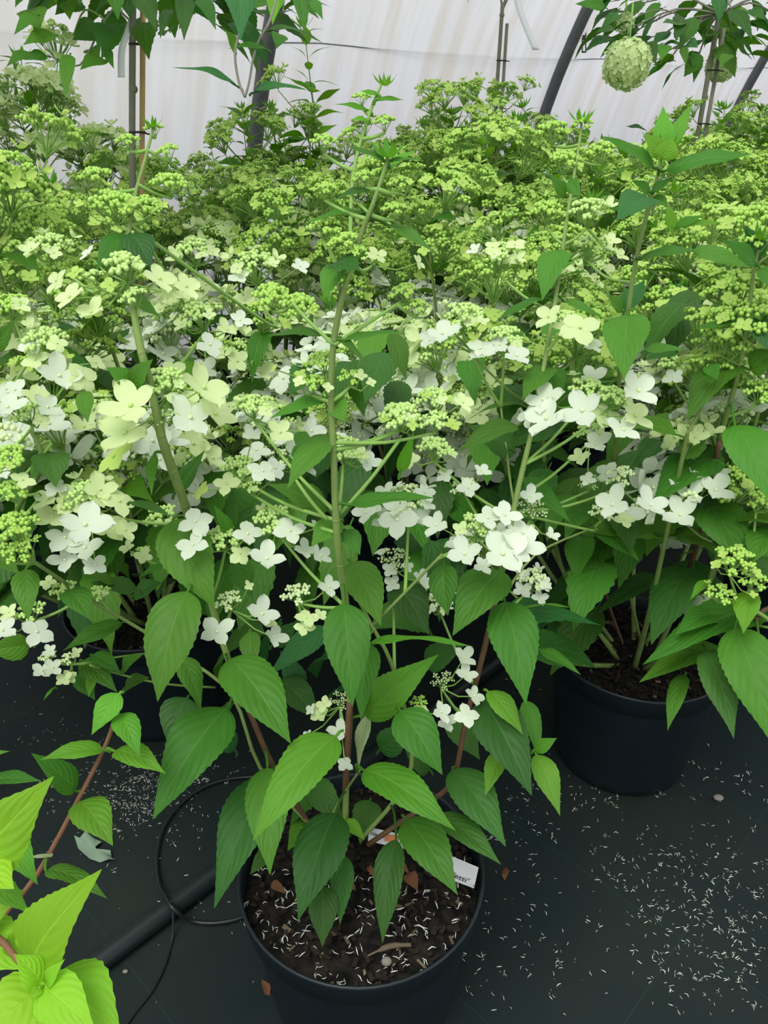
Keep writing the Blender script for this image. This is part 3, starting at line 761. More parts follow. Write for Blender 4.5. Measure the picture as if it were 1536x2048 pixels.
ML = """345 1040 430 1218 112 .86 .83 1 .2
376 1182 315 1404 122 .82 .78 1 .35
458 1318 582 1488 118 .84 .78 1 -.25
455 1416 305 1640 128 .86 .78 1 .3
362 1312 402 1422 52 .90 .86 1 -.3
375 1395 335 1490 84 .95 .92 0 .2
672 1472 505 1682 112 .82 .73 2 .3
688 1206 705 1414 98 .80 .76 1 0
545 1545 428 1818 112 .92 .83 0 .3
535 1535 540 1750 92 .90 .83 1 .1
672 1626 596 1842 112 .91 .83 0 .2
645 1770 645 1894 62 .90 .87 0 -.1
688 1710 680 1850 50 .93 .89 0 .1
792 1678 765 1888 66 .92 .87 0 .25
727 1540 912 1662 92 .85 .77 2 -.3
812 1638 915 1790 96 .87 .80 1 -.2
872 1632 1003 1730 66 .93 .87 0 -.4
800 1420 885 1550 92 .84 .80 1 -.1
1010 1203 1052 1410 104 .86 .80 1 -.1
962 1400 1064 1592 110 .89 .82 0 -.2
975 1382 1046 1470 54 .87 .84 2 -.4
905 1538 1012 1694 92 .94 .87 0 -.2
1005 1500 970 1592 44 .91 .88 2 .3
1072 1508 1120 1632 54 .89 .85 2 -.2
1068 1500 1114 1476 30 .89 .88 2 .2
1050 1400 1076 1512 48 .93 .90 1 -.5
1004 1142 905 1272 106 .86 .81 1 .3
888 1128 896 1232 66 .86 .84 1 .4
738 1287 947 1293 42 .85 .80 2 -.9
728 1430 878 1308 84 .90 .83 1 .2
745 1290 722 1440 64 .90 .87 1 .4
702 1124 762 1252 86 .88 .84 1 -.2
790 1165 858 1270 84 .93 .90 0 -.2
740 1425 716 1540 40 .94 .93 4 .8
1080 1300 1162 1350 36 .96 .92 1 -.6
1050 1215 1150 1216 18 .96 .95 1 -1.0
470 1120 505 1195 56 .92 .90 1 .1
500 1262 508 1346 46 .86 .83 1 .3
655 1255 536 1352 56 1.0 .97 5 .1
668 872 574 978 76 .76 .72 1 .5
655 1020 536 968 62 .82 .79 1 .2
702 1010 872 996 44 .76 .72 1 -.5
650 670 533 672 30 .71 .68 0 .6
672 672 740 738 22 .71 .68 1 -.6
690 680 818 668 34 .70 .72 1 -.8
785 665 812 762 44 .82 .80 1 -.2
668 800 690 845 46 .73 .72 1 .2
655 797 538 838 42 .74 .71 1 .5
680 1040 622 1095 60 .80 .78 1 .4
690 1060 720 1110 46 .80 .78 1 -.2
680 530 648 600 56 .69 .67 1 .4
670 528 720 540 70 .67 .64 0 -.3
776 450 871 508 36 .68 .66 1 -.6
748 378 664 402 28 .67 .65 0 .7
728 425 605 448 30 .68 .65 1 .7
772 325 690 292 24 .66 .65 1 .7
778 322 850 322 16 .66 .65 1 -.7
760 350 830 300 26 .67 .68 2 -.5
757 190 720 182 14 .70 .70 2 .4
752 200 808 200 14 .70 .70 2 -.4
738 222 668 208 18 .71 .70 2 .6
735 240 700 240 16 .71 .70 2 .6
256 470 192 540 58 .79 .76 1 .4
262 468 302 535 72 .77 .75 0 -.2
262 775 212 735 56 .76 .74 1 .5
266 778 306 718 52 .76 .74 1 -.4
168 782 176 846 38 .80 .78 1 .2
310 905 303 992 26 .80 .78 1 .5
262 1005 342 1032 30 .82 .80 0 -.5
52 1138 57 1242 56 .84 .81 1 .1
138 1180 182 1242 62 .86 .82 1 -.2
245 1245 125 1302 50 .96 .92 1 .5
350 985 410 900 36 .95 .93 0 .1
230 1165 172 1150 34 .94 .92 1 .6
275 1180 180 1165 44 .95 .93 0 .4
268 1190 325 1165 46 1.0 .98 0 -.3
285 1150 340 1128 22 .92 .90 1 -.4
460 1070 428 1010 30 .86 .84 1 .2
1035 852 916 905 62 .92 .88 1 .5
1030 905 935 850 70 .97 .95 0 .2
1102 735 1044 800 62 .92 .88 1 .4
1098 735 1125 790 52 .93 .92 1 -.3
1122 500 1084 602 66 .96 .92 1 .3
1086 598 992 642 34 .94 .92 1 .7
1128 602 1210 640 26 .95 .93 1 -.6
1130 395 1098 348 30 1.0 .98 1 .3
1140 360 1160 395 30 1.0 .98 1 .3
800 945 828 862 28 .86 .82 2 .2
545 1290 600 1240 40 1.0 .98 0 .2
620 1560 690 1650 60 1.0 .96 0 .1
640 1560 580 1650 50 1.0 .97 1 .2
620 1640 575 1702 50 .98 .95 2 .3
690 1640 730 1680 30 .95 .93 2 -.2
740 1600 720 1690 60 1.02 .98 0 0
760 1500 830 1450 60 1.02 1.0 0 .2
560 1360 640 1440 66 1.02 1.0 0 -.2
600 1380 560 1300 50 1.04 1.02 5 .1
850 1330 930 1290 60 1.02 1.0 0 -.1
900 1440 960 1520 60 1.0 .97 0 -.2
860 1540 800 1480 60 1.02 1.0 0 .2
470 1500 420 1440 50 1.0 .98 5 .3
540 1700 500 1750 34 .95 .93 0 .3""".split('\n')
for l in ML:
    v = [float(x) for x in l.split()]
    hero_leaf(main, *v[:7], tone=int(v[7]), roll=v[8], bend=.10 if v[4] > 50 else .06)
H = lambda *a, **k: hero_head(main, *a, **k)
H(335, 770, 42, .775, 325, 850, tone='cream', extra=2, ftone='cream', florets=[(262, 812, 132, 'cream', .735), (250, 866, 126, 'cream', .745), (380, 836, 112, 'white', .755), (407, 776, 122, 'cream', .74), (372, 806, 82, 'cream'), (228, 914, 92, 'lime', .77), (430, 828, 96, 'cream', .77), (275, 870, 70, 'cream'), (345, 745, 70, 'cream', .80)])
H(322, 842, 26, .775, 335, 900, tone='cream', extra=0)
H(252, 540, 44, .75, 268, 640, tone='cream', extra=1, florets=[(140, 595, 88, 'cream', .72), (113, 562, 68, 'cream'), (183, 625, 78, 'cream', .72), (318, 558, 88, 'cream', .73), (372, 573, 74, 'cream', .73), (335, 580, 66, 'cream'), (175, 508, 48, 'white', .80), (220, 570, 44, 'lime'), (150, 545, 46, 'lime')])
H(272, 600, 30, .745, 268, 640, tone='cream', extra=0)
H(190, 560, 26, .76, 262, 600, tone='cream', extra=0)
H(232, 418, 54, .79, 262, 470, tone='lime', extra=2, flat=.4, florets=[(158, 408, 26), (268, 400, 22), (325, 410, 28)])
H(290, 420, 34, .80, 265, 470, tone='lime', extra=1)
H(195, 360, 32, .81, 262, 390, tone='lime', extra=0); H(340, 375, 36, .82, 268, 388, tone='lime', extra=0)
H(258, 288, 24, .83, 295, 310, tone='lime', extra=0); H(338, 308, 24, .83, 300, 315, tone='lime', extra=0); H(310, 262, 20, .84, 305, 285, tone='lime', extra=0)
hero_tip(main, 306, 255, .83, 34)
H(170, 1000, 50, .85, 250, 1075, tone='cream', extra=4, florets=[(170, 1050, 116, 'white', .80), (149, 1003, 88, 'cream'), (130, 1076, 84, 'white'), (170, 1096, 84, 'white'), (200, 980, 76, 'cream'), (238, 1003, 74, 'cream'), (105, 1035, 84, 'cream'), (215, 1055, 80, 'cream'), (95, 1000, 74, 'cream'), (130, 1120, 70, 'white'), (190, 1130, 60, 'white'), (250, 1060, 60, 'cream'), (110, 975, 50, 'white')])
H(32, 1060, 44, .80, 55, 1115, tone='lime', extra=1); H(28, 1112, 34, .80, 60, 1118, tone='lime', extra=0); H(60, 1090, 24, .80, 62, 1118, tone='lime', extra=0)
H(130, 1185, 26, .88, 180, 1205, tone='cream', extra=0, florets=[(96, 1165, 40, 'cream')]); H(200, 1190, 22, .92, 230, 1225, tone='cream', extra=1)
H(285, 1110, 20, .95, 345, 1135, tone='cream', extra=0, florets=[(287, 1113, 44, 'cream'), (255, 1095, 40, 'cream')])
H(325, 1040, 34, .92, 352, 1100, tone='cream', extra=2)
H(64, 1230, 30, .90, 130, 1240, tone='cream', extra=0, florets=[(74, 1264, 76, 'white', .87), (5, 1262, 74, 'white', .87), (18, 1225, 50, 'cream')])
H(595, 1194, 30, .85, 655, 1190, .87, tone='white', extra=0, florets=[(613, 1236, 56, 'cream', .83), (608, 1255, 50, 'cream', .83), (658, 1174, 54, 'white', .84), (640, 1230, 36, 'cream')])
H(460, 1208, 28, .88, 430, 1260, tone='white', extra=0, florets=[(434, 1264, 80, 'white', .84), (524, 1228, 76, 'white', .85), (548, 1274, 60, 'white', .87), (498, 1172, 26, 'cream'), (540, 1240, 44, 'cream')])
H(478, 940, 34, .84, 640, 1010, .80, tone='cream', extra=2, florets=[(453, 968, 64, 'cream'), (402, 980, 44, 'lime'), (525, 942, 62, 'white', .80), (505, 870, 50, 'white')])
H(500, 975, 26, .84, 640, 1040, .80, tone='cream', extra=1)
H(445, 1085, 36, .86, 560, 1180, .90, tone='cream', extra=0, florets=[(391, 1043, 72, 'white', .83), (386, 1090, 78, 'white', .82), (495, 1068, 74, 'white', .83), (480, 1108, 48, 'cream')])
H(548, 1045, 40, .85, 612, 1175, .87, tone='cream', extra=2, florets=[(580, 1062, 74, 'white', .82), (533, 1118, 82, 'white', .80), (635, 1055, 40, 'white'), (610, 1100, 56, 'white'), (640, 1112, 60, 'white')])
H(505, 820, 36, .82, 655, 1030, .77, tone='cream', extra=3, florets=[(622, 862, 66, 'white', .84), (560, 865, 70, 'cream')])
H(645, 730, 34, .73, 655, 800, tone='lime', extra=0, ftone='lime', florets=[(600, 748, 30, 'lime'), (550, 738, 24, 'lime')])
H(625, 775, 30, .72, 655, 800, tone='lime', extra=0, florets=[(598, 764, 34, 'cream'), (655, 775, 30, 'cream')])
H(702, 760, 26, .72, 668, 800, tone='lime', extra=0, florets=[(722, 752, 34, 'cream'), (742, 765, 28, 'cream')])
H(800, 840, 42, .75, 790, 885, tone='cream', extra=1, ftone='lime', florets=[(768, 840, 30, 'lime'), (822, 836, 30, 'cream')])
H(865, 805, 36, .77, 800, 880, tone='cream', extra=1, florets=[(925, 805, 60, 'cream', .74), (905, 850, 46, 'lime', .74), (892, 795, 30, 'lime'), (855, 790, 24, 'lime')])
H(870, 850, 32, .75, 800, 880, tone='cream', extra=0)
hero_stem(main, [(676, 1032, .775, 2.8), (740, 960, .76, 2.6), (800, 878, .75, 2.6)], M_STALK)
hero_stem(main, [(668, 690, .70, 2.8), (615, 640, .70, 2.4), (585, 605, .70, 2.2)], M_STALK); hero_stem(main, [(668, 690, .70, 3), (730, 650, .71, 2.6), (800, 605, .72, 2.2)], M_STALK)
hero_stem(main, [(655, 1040, .775, 3), (620, 1000, .77, 2.6), (585, 950, .78, 2.2)], M_STALK)
hero_stem(main, [(742, 430, .665, 2.2), (715, 405, .665, 1.8), (700, 385, .665, 1.6)], M_STALK)
H(810, 592, 30, .72, 795, 608, tone='lime', extra=1); H(836, 620, 26, .72, 795, 608, tone='lime', extra=0)
H(600, 620, 40, .72, 590, 650, tone='lime', extra=1); H(545, 600, 40, .75, 590, 640, tone='lime', extra=1)
H(650, 462, 34, .67, 690, 560, tone='lime', extra=0); H(690, 490, 32, .66, 692, 540, tone='lime', extra=0); H(712, 510, 24, .66, 695, 555, tone='lime', extra=0)
H(650, 385, 26, .665, 735, 440, tone='lime', extra=0); H(790, 425, 26, .665, 745, 440, tone='lime', extra=0); H(730, 360, 24, .66, 756, 378, tone='lime', extra=0); H(800, 372, 24, .66, 758, 380, tone='lime', extra=0, florets=[(820, 365, 20)])
hero_stem(main, [(700, 560, .72, 2.6), (705, 360, .72, 2.6), (735, 240, .71, 2.2), (762, 170, .70, 1.6)], M_STALK)
H(650, 290, 28, .72, 705, 350, tone='lime', extra=0); H(725, 200, 20, .71, 740, 230, tone='lime', extra=0); H(770, 250, 24, .71, 720, 280, tone='lime', extra=0); H(700, 270, 20, .72, 715, 300, tone='lime', extra=0)
hero_tip(main, 770, 172, .70, 36); hero_tip(main, 776, 315, .655, 56, tone=2)
H(690, 905, 40, .84, 675, 1000, .80, tone='cream', extra=2, florets=[(712, 905, 58, 'cream', .83), (735, 925, 60, 'white', .84), (676, 880, 56, 'white', .86)])
H(870, 905, 36, .88, 870, 1000, .92, tone='cream', extra=2, florets=[(820, 920, 42, 'cream')])
H(955, 1058, 36, .84, 890, 1105, tone='cream', extra=1, florets=[(1005, 1108, 116, 'white', .79), (1046, 1094, 106, 'white', .80), (930, 1108, 80, 'white', .80), (873, 1050, 68, 'white', .82), (976, 1036, 66, 'white', .82), (1010, 1030, 72, 'white', .82), (1038, 1066, 74, 'white', .82), (965, 1132, 50, 'white'), (920, 1060, 40, 'cream')])
H(815, 1010, 50, .88, 800, 1120, .92, tone='white', extra=4, ftone='white', florets=[(795, 1040, 84, 'white', .85), (830, 1030, 70, 'white'), (733, 1025, 66, 'white', .86), (770, 985, 50, 'white'), (850, 985, 54, 'white'), (770, 1040, 60, 'white'), (745, 1015, 50, 'white')])
H(930, 980, 28, .90, 880, 1080, .93, tone='white', extra=0, florets=[(937, 976, 54, 'white', .88), (963, 942, 42, 'white'), (890, 950, 44, 'white')])
H(790, 1125, 34, .93, 800, 1260, .97, tone='open', extra=2, florets=[(846, 1160, 56, 'white', .91), (785, 1168, 44, 'white'), (780, 1140, 40, 'white')])
H(1170, 790, 44, .92, 1060, 930, .91, tone='cream', extra=2, florets=[(1094, 838, 108, 'white', .87), (1165, 822, 104, 'white', .86), (1088, 800, 88, 'white', .89), (1276, 782, 102, 'white', .86), (1246, 860, 86, 'white', .87), (1270, 832, 84, 'cream', .88), (1183, 756, 64, 'white', .93), (1060, 830, 60, 'white'), (1210, 830, 70, 'cream'), (1250, 810, 70, 'cream')])
H(1225, 800, 34, .90, 1060, 930, .91, tone='cream', extra=1)
H(1060, 1025, 34, .95, 1030, 1100, .92, tone='open', extra=0, florets=[(1062, 993, 52, 'white', .92), (1104, 1072, 38, 'white', .93), (1062, 1065, 34, 'cream')])
H(1240, 960, 32, 1.0, 1180, 1060, 1.02, tone='white', extra=0, florets=[(1226, 1010, 86, 'white', .94), (1300, 1010, 84, 'white', .94), (1250, 1040, 50, 'cream'), (1215, 945, 60, 'white', 1.0)])
H(1180, 970, 24, 1.0, 1180, 1060, 1.02, tone='open', extra=0); H(1205, 1030, 26, .99, 1180, 1060, 1.02, tone='white', extra=0)
hero_stem(main, [(1003, 1200, .91, 2.6), (1070, 1110, .95, 2.2), (1180, 1058, 1.02, 2)], M_STEM)
H(1180, 870, 30, .97, 1100, 990, .95, tone='cream', extra=1, florets=[(1193, 888, 66, 'white', .93), (1160, 915, 50, 'cream'), (1175, 960, 40, 'white')])
H(885, 1366, 26, .90, 925, 1440, .93, tone='open', extra=0, ftone='white', florets=[(928, 1316, 56, 'white', .875), (932, 1350, 52, 'white', .87), (948, 1392, 50, 'white', .87), (934, 1430, 54, 'white', .86), (892, 1445, 50, 'white', .87)])
H(838, 1408, 18, .87, 850, 1480, .92, tone='lime', extra=0, ftone='white', florets=[(818, 1436, 48, 'cream', .85), (882, 1424, 54, 'white', .85), (842, 1420, 34, 'cream', .86)])
H(682, 1405, 24, .93, 700, 1480, .92, tone='open', extra=0, ftone='white', florets=[(648, 1408, 40, 'cream'), (640, 1430, 44, 'cream'), (622, 1420, 30, 'white'), (680, 1462, 54, 'white', .91), (690, 1528, 36, 'white', .90), (615, 1470, 24, 'white')])
H(1065, 1165, 34, .99, 1010, 1240, .94, tone='white', extra=3, florets=[(1085, 1168, 50, 'white'), (1045, 1180, 46, 'white'), (1080, 1195, 40, 'white')])
H(880, 1215, 30, 1.02, 900, 1320, 1.0, tone='white', extra=4)
H(1000, 520, 44, .98, 1060, 640, .95, tone='cream', extra=4, florets=[(985, 495, 44), (1030, 490, 50), (1020, 520, 40), (950, 500, 36, 'white')])
H(925, 640, 44, .92, 1000, 760, .95, tone='cream', extra=2, florets=[(885, 668, 78, 'white', .88), (940, 640, 60, 'cream'), (860, 680, 50, 'white'), (958, 698, 58, 'white')])
H(1010, 680, 36, .92, 1000, 780, .96, tone='cream', extra=1, florets=[(962, 697, 62, 'white'), (1033, 712, 70, 'white', .89), (1000, 690, 60, 'white')])
H(1130, 640, 24, .90, 1092, 710, .91, tone='cream', extra=0, florets=[(1098, 634, 72, 'cream', .88), (1160, 656, 86, 'cream', .87), (1130, 650, 60, 'cream'), (1185, 690, 56, 'white')])
H(1095, 430, 34, .99, 1128, 490, .97, tone='lime', extra=1); H(1175, 430, 44, .98, 1128, 490, .97, tone='cream', extra=2, florets=[(1220, 480, 44), (1195, 425, 36), (1240, 510, 40)])
H(1130, 330, 34, 1.02, 1150, 380, 1.01, tone='lime', extra=1); H(1205, 310, 32, 1.03, 1155, 340, 1.02, tone='lime', extra=0); H(1105, 270, 34, 1.05, 1158, 300, 1.03, tone='lime', extra=1)
hero_tip(main, 1162, 245, 1.03, 40); H(1165, 255, 22, 1.03, 1162, 285, tone='lime', extra=0)
H(400, 640, 46, .88, 385, 760, .90, tone='cream', extra=5, florets=[(480, 640, 52, 'white'), (455, 660, 56, 'cream'), (420, 690, 70, 'white', .85), (410, 740, 60, 'white')])
H(385, 510, 40, .95, 390, 640, .95, tone='cream', extra=5, florets=[(350, 505, 40), (425, 505, 36)])
H(510, 540, 50, .95, 540, 650, .95, tone='cream', extra=5, florets=[(478, 552, 56, 'white', .92), (600, 533, 48, 'white'), (490, 600, 60, 'cream')])
H(100, 500, 44, .92, 200, 580, .88, tone='cream', extra=4, florets=[(60, 500, 50, 'cream')])
H(745, 520, 20, .85, 740, 600, .86, tone='cream', extra=0, florets=[(755, 510, 50, 'cream', .83), (838, 525, 40, 'cream')])

# labels in the soil, dry leaves, twig of the front pot
def card(corners, z, m=M_CARD, name='plant_label', th=.0008):
    c = [P(x, y, zz) for (x, y), zz in zip(corners, z)]
    n = (c[1]-c[0]).cross(c[3]-c[0]).normalized()*th
    mb = MB(); k = len(c)
    mb.add([q for q in c]+[q+n for q in c], [tuple(range(k-1, -1, -1)), tuple(range(k, 2*k))]+[(i, (i+1) % k, (i+1) % k+k, i+k) for i in range(k)])
    return put(name, mb.mesh(name, m, False)), c
def lettering(parent, txt, c, off, h, m=M_INK):
    """c: card corners tl, tr, br, bl; off: (along, down) fractions of the card"""
    cu = bpy.data.curves.new('lettering', 'FONT'); cu.body = txt; cu.size = h; cu.extrude = .0001; cu.materials.append(m)
    x = (c[1]-c[0]).normalized(); y = (c[0]-c[3]); y = (y-x*y.dot(x)).normalized(); n = x.cross(y)
    if n.dot(CAMP-c[0]) < 0: n = -n
    p = c[0]+(c[1]-c[0])*off[0]+(c[3]-c[0])*off[1]+n*.0013
    M = Matrix(((x.x, y.x, n.x, p.x), (x.y, y.y, n.y, p.y), (x.z, y.z, n.z, p.z), (0, 0, 0, 1)))
    tmp = bpy.data.objects.new('lettering_source', cu); COL.objects.link(tmp)
    me = bpy.data.meshes.new_from_object(tmp.evaluated_get(bpy.context.evaluated_depsgraph_get())); bpy.data.objects.remove(tmp)
    if not me.materials: me.materials.append(m)
    return put('lettering', me, parent, M)
lb, c = card([(893, 1709), (957, 1736), (948, 1777), (883, 1752)], [.955, .955, .975, .975])
tag(lb, 'white plant label with small print stuck in soil of front pot', 'plant label'); lettering(lb, "nfetti'  .", c, (.12, .80), .0125)
lb, c = card([(738, 1655), (812, 1672), (806, 1698), (736, 1682)], [1.0, 1.0, 1.01, 1.01])
tag(lb, 'white and orange printed label behind the stems of front plant', 'plant label'); lettering(lb, "na 1.5", c, (.05, .45), .0095)
mb = MB(); mb.box(c[0].lerp(c[1], .62)+(c[3]-c[0])*.35+V((0, -.0025, .0015)), .018, .001, .008, Matrix.Rotation(-.35, 3, 'X')); put('orange_picture', mb.mesh('orange_picture', M_ORANGE, False), lb)
for i, (x, y, tx, ty, wd, lab) in enumerate([(800, 1690, 822, 1735, 12, 'curled orange-brown dry leaf by the stems in the front pot'), (735, 1710, 752, 1745, 14, 'small rusty dry leaf lying on the soil of the front pot'), (815, 1745, 835, 1800, 34, 'crumpled brown dead leaf on the soil under the right leaves'), (545, 1790, 575, 1815, 22, 'brown dead leaf at the left of the front pot soil'), (700, 1790, 712, 1800, 14, 'thin brown dead leaf between two hanging green leaves')]):
    mb = MB(); B_, T_ = P(x, y, 1.0), P(tx, ty, .99); B_.z = .24; T_.z = .238
    blade(mb, B_, T_, (0, -.3, 1), wd/F, bend=.2, fold=.6, rng=random.Random(i), seg=12, cols=2, wave=.12)
    tag(put('dry_leaf', mb.mesh('dry_leaf', M_DRY)), lab, 'dry leaf')
mb = MB(); a_, b_ = G(735, 1912, .238), G(822, 1890, .242); mb.tube(smooth_path([a_, a_.lerp(b_, .5)+V((0, .003, .003)), b_], 4), [.0012]*3+[.0035]*3+[.0025]*3, 6)
tag(put('wood_splinter', mb.mesh('wood_splinter', M_CHIP)), 'long pale wood splinter lying at the front of the soil', 'wood splinter')
mb = MB(); p_ = G(773, 1923, .238); mb.ball(p_, .0065, 8, 6, 0, (1, .9, .7)); tag(put('pebble', mb.mesh('pebble', M_STONE)), 'cream pebble on the soil at the front of the pot', 'pebble')

# ------------------------------------------------------------------ RIGHT, LEFT and edge plants
def not_over_hero(p):
    """keeps generated twigs out of the gaps the photograph shows open around the front plant"""
    d = V((p.x, p.y, p.z-CAMH)); z = d.y*CP - d.z*SP
    if z < .2: return False
    x = 768+F*d.x/z; y = 1024-F*(d.y*SP+d.z*CP)/z
    if z < (.97 if x > 600 else .88) and p.y < 1.2: return False
    if y > 1120 and 420 < x < 1120: return False
    if y > 1200 and x < 480: return False
    if y > 1130 and x > 1080: return False
    if y > 1420: return False
    return True
right = thing('potted_hydrangea', (.457, 1.127, 0), 'hydrangea in the black pot behind right of the front one, dark brown stem', 'potted hydrangea')
pot_into(right, 1)
hero_stem(right, [(1300, 1290, 1.42, 5), (1340, 1215, 1.3, 5), (1385, 1120, 1.17, 5), (1420, 985, 1.08, 5), (1438, 880, 1.04, 5)], M_WOOD)
hero_stem(right, [(1438, 880, 1.04, 5), (1462, 800, 1.0, 4.8), (1482, 720, .98, 4.6), (1498, 620, .96, 4.2), (1508, 540, .94, 3.4), (1520, 480, .93, 2.6)], M_STEM)
hero_stem(right, [(1250, 1300, 1.45, 4), (1215, 1200, 1.43, 3.8), (1190, 1090, 1.38, 3.6)], M_WOOD)
hero_stem(right, [(1280, 1280, 1.42, 4.4), (1240, 1080, 1.25, 4.4), (1232, 900, 1.08, 4.4), (1240, 745, .96, 4.2), (1254, 640, .90, 4), (1272, 520, .87, 3.8), (1300, 405, .85, 3.4), (1316, 350, .845, 3), (1324, 300, .84, 2)], M_STEM)
RL = """1428 918 1303 1012 104 1.06 .98 1 .4
1470 850 1536 1000 96 .96 .90 1 -.2
1412 1005 1488 1128 104 1.06 .98 1 -.2
1385 1138 1302 1290 104 1.16 1.06 0 .3
1330 1160 1195 1228 60 1.32 1.24 0 .5
1195 1215 1140 1305 56 1.40 1.34 0 .3
1370 1060 1262 1085 62 1.18 1.10 0 .5
1190 1052 1279 1122 58 1.10 1.02 1 -.2
1165 1070 1152 1165 62 1.14 1.08 1 .2
1176 1010 1128 1082 52 1.05 1.0 1 .3
1048 955 1142 1046 42 .99 .95 1 -.2
1255 630 1248 760 96 .88 .82 1 .1
1250 620 1290 560 46 .94 .95 5 -.3
1245 622 1215 590 36 .94 .93 1 .4
1308 336 1202 272 40 .83 .80 1 .5
1330 342 1508 308 50 .83 .80 1 -.5
1326 315 1326 212 46 .84 .84 2 .1
1322 312 1290 268 44 .82 .81 2 .3
1332 312 1386 204 34 .84 .84 2 -.2
1328 320 1345 275 50 .81 .80 2 0
1302 400 1232 442 84 .84 .79 5 .3
1304 396 1335 410 30 .85 .84 1 -.3
1300 385 1262 360 26 .84 .83 1 .4
1304 385 1345 355 24 .84 .83 1 -.4
1278 518 1400 500 42 .86 .83 1 -.7
1385 500 1500 535 42 .84 .82 1 -.3
1345 460 1335 405 24 .88 .88 2 .2
1350 455 1410 430 24 .88 .87 2 -.4
1355 455 1450 445 18 .88 .87 2 -.5
1470 735 1375 840 96 1.0 .94 1 .6
1420 730 1435 760 34 .95 .92 1 .2
1418 850 1365 890 40 1.08 1.05 1 .2
1500 740 1560 700 60 .97 .94 1 -.2
1515 640 1560 720 70 .96 .92 5 -.2
1512 530 1440 478 46 .92 .90 1 .4
1518 520 1490 450 48 .94 .92 5 .2
1520 535 1560 590 36 .92 .90 1 -.2
1500 650 1385 660 42 .98 .95 1 .7
1400 900 1330 850 56 1.12 1.08 0 .2
1440 930 1490 980 60 1.12 1.08 0 -.2
1320 880 1270 930 50 1.16 1.12 0 .2
1290 700 1370 700 34 .94 .92 1 -.6
1350 700 1290 720 40 1.0 .98 0 .3""".split('\n')
for l in RL:
    v = [float(x) for x in l.split()]; hero_leaf(right, *v[:7], tone=int(v[7]), roll=v[8], bend=.10 if v[4] > 50 else .06)
HR_ = lambda *a, **k: hero_head(right, *a, **k)
HR_(1400, 650, 46, 1.0, 1490, 730, .98, tone='lime', extra=2); HR_(1520, 790, 40, .98, 1480, 860, 1.0, tone='lime', extra=2)
HR_(1505, 490, 30, .93, 1512, 540, tone='lime', extra=1); HR_(1345, 735, 30, 1.05, 1400, 840, 1.1, tone='cream', extra=1, florets=[(1347, 754, 50, 'white', 1.0), (1385, 800, 50, 'white')])
HR_(1525, 900, 30, 1.05, 1450, 960, 1.06, tone='cream', extra=3); HR_(1440, 1000, 60, 1.25, 1400, 1090, 1.2, tone='open', extra=6)
HR_(1365, 1060, 26, 1.16, 1400, 1080, 1.14, tone='white', extra=0, florets=[(1340, 1085, 56, 'white'), (1370, 1075, 44, 'white'), (1345, 1035, 40, 'white')])
HR_(1420, 560, 40, 1.05, 1400, 640, 1.1, tone='lime', extra=3); HR_(1180, 500, 36, 1.02, 1260, 560, .92, tone='cream', extra=3)
hero_tip(right, 1520, 480, .92, 50); hero_tip(right, 1325, 305, .84, 60, tone=2)
gen_plant(right, 21, H=.72, lowst=6, nst=6, detail=2, keep=not_over_hero, spread=.26, tips=False, low=.08, leafp=1, budget=22)

left = thing('potted_hydrangea', (-.461, 1.262, 0), 'hydrangea at the left in the dark pot whose rim shows between leaves', 'potted hydrangea')
pot_into(left, 2)
LL = """185 1310 243 1348 40 1.02 .98 1 -.2
165 1322 235 1385 50 1.04 1.0 1 -.1
160 1345 190 1400 44 1.05 1.02 1 .2
245 1340 285 1310 36 1.05 1.02 1 -.3
190 1345 178 1395 26 1.04 1.02 2 .4
60 1290 -30 1300 56 .98 .95 2 -.4
110 1375 86 1402 8 1.0 .98 1 .4
250 1375 300 1355 40 1.08 1.05 1 -.3""".split('\n')
for l in LL:
    v = [float(x) for x in l.split()]; hero_leaf(left, *v[:7], tone=int(v[7]), roll=v[8])
hero_stem(left, [(430, 1375, 1.18, 2.4), (330, 1368, 1.1, 2.2), (245, 1350, 1.06, 2), (180, 1330, 1.0, 2)], M_STALK)
hero_stem(left, [(360, 1300, 1.2, 2), (250, 1312, 1.06, 2), (165, 1328, 1.0, 1.6)], M_STALK)
HL_ = lambda *a, **k: hero_head(left, *a, **k)
HL_(98, 1318, 18, 1.0, 160, 1330, tone='white', extra=0, florets=[(100, 1302, 34, 'white'), (84, 1342, 48, 'white', .98), (106, 1336, 46, 'white', .98)])
HL_(140, 1320, 18, 1.0, 160, 1330, tone='white', extra=0, florets=[(152, 1306, 28, 'cream'), (128, 1360, 40, 'cream', .98), (140, 1355, 36, 'cream')])
gen_plant(left, 31, H=.76, lowst=6, nst=7, detail=2, keep=not_over_hero, spread=.28, lean=(0, -.05), tips=False, low=.08, leafp=1, budget=50)

west = thing('potted_hydrangea', (-.93, .86, 0), 'hydrangea cut by the left edge of the photo, lime bud heads and cream florets', 'potted hydrangea')
pot_into(west, 3, False)
gen_plant(west, 41, H=.72, lowst=4, nst=7, detail=2, keep=not_over_hero, spread=.34, lean=(.10, 0), tips=False, low=.2)
HW_ = lambda *a, **k: hero_head(west, *a, **k)
HW_(20, 925, 40, .80, 60, 1020, .86, tone='lime', extra=1, florets=[(45, 960, 56, 'cream')]); HW_(25, 990, 36, .80, 30, 1060, .84, tone='lime', extra=0)
HW_(90, 690, 44, .84, 110, 800, .86, tone='cream', extra=2, florets=[(118, 752, 96, 'white', .80), (165, 755, 70, 'cream', .81), (70, 720, 66, 'cream'), (60, 690, 50, 'white'), (190, 725, 50, 'cream')])
HW_(60, 830, 40, .84, 78, 920, .86, tone='cream', extra=3, florets=[(15, 815, 84, 'white', .81), (95, 815, 70, 'white', .82), (30, 780, 60, 'white'), (70, 790, 60, 'cream')])
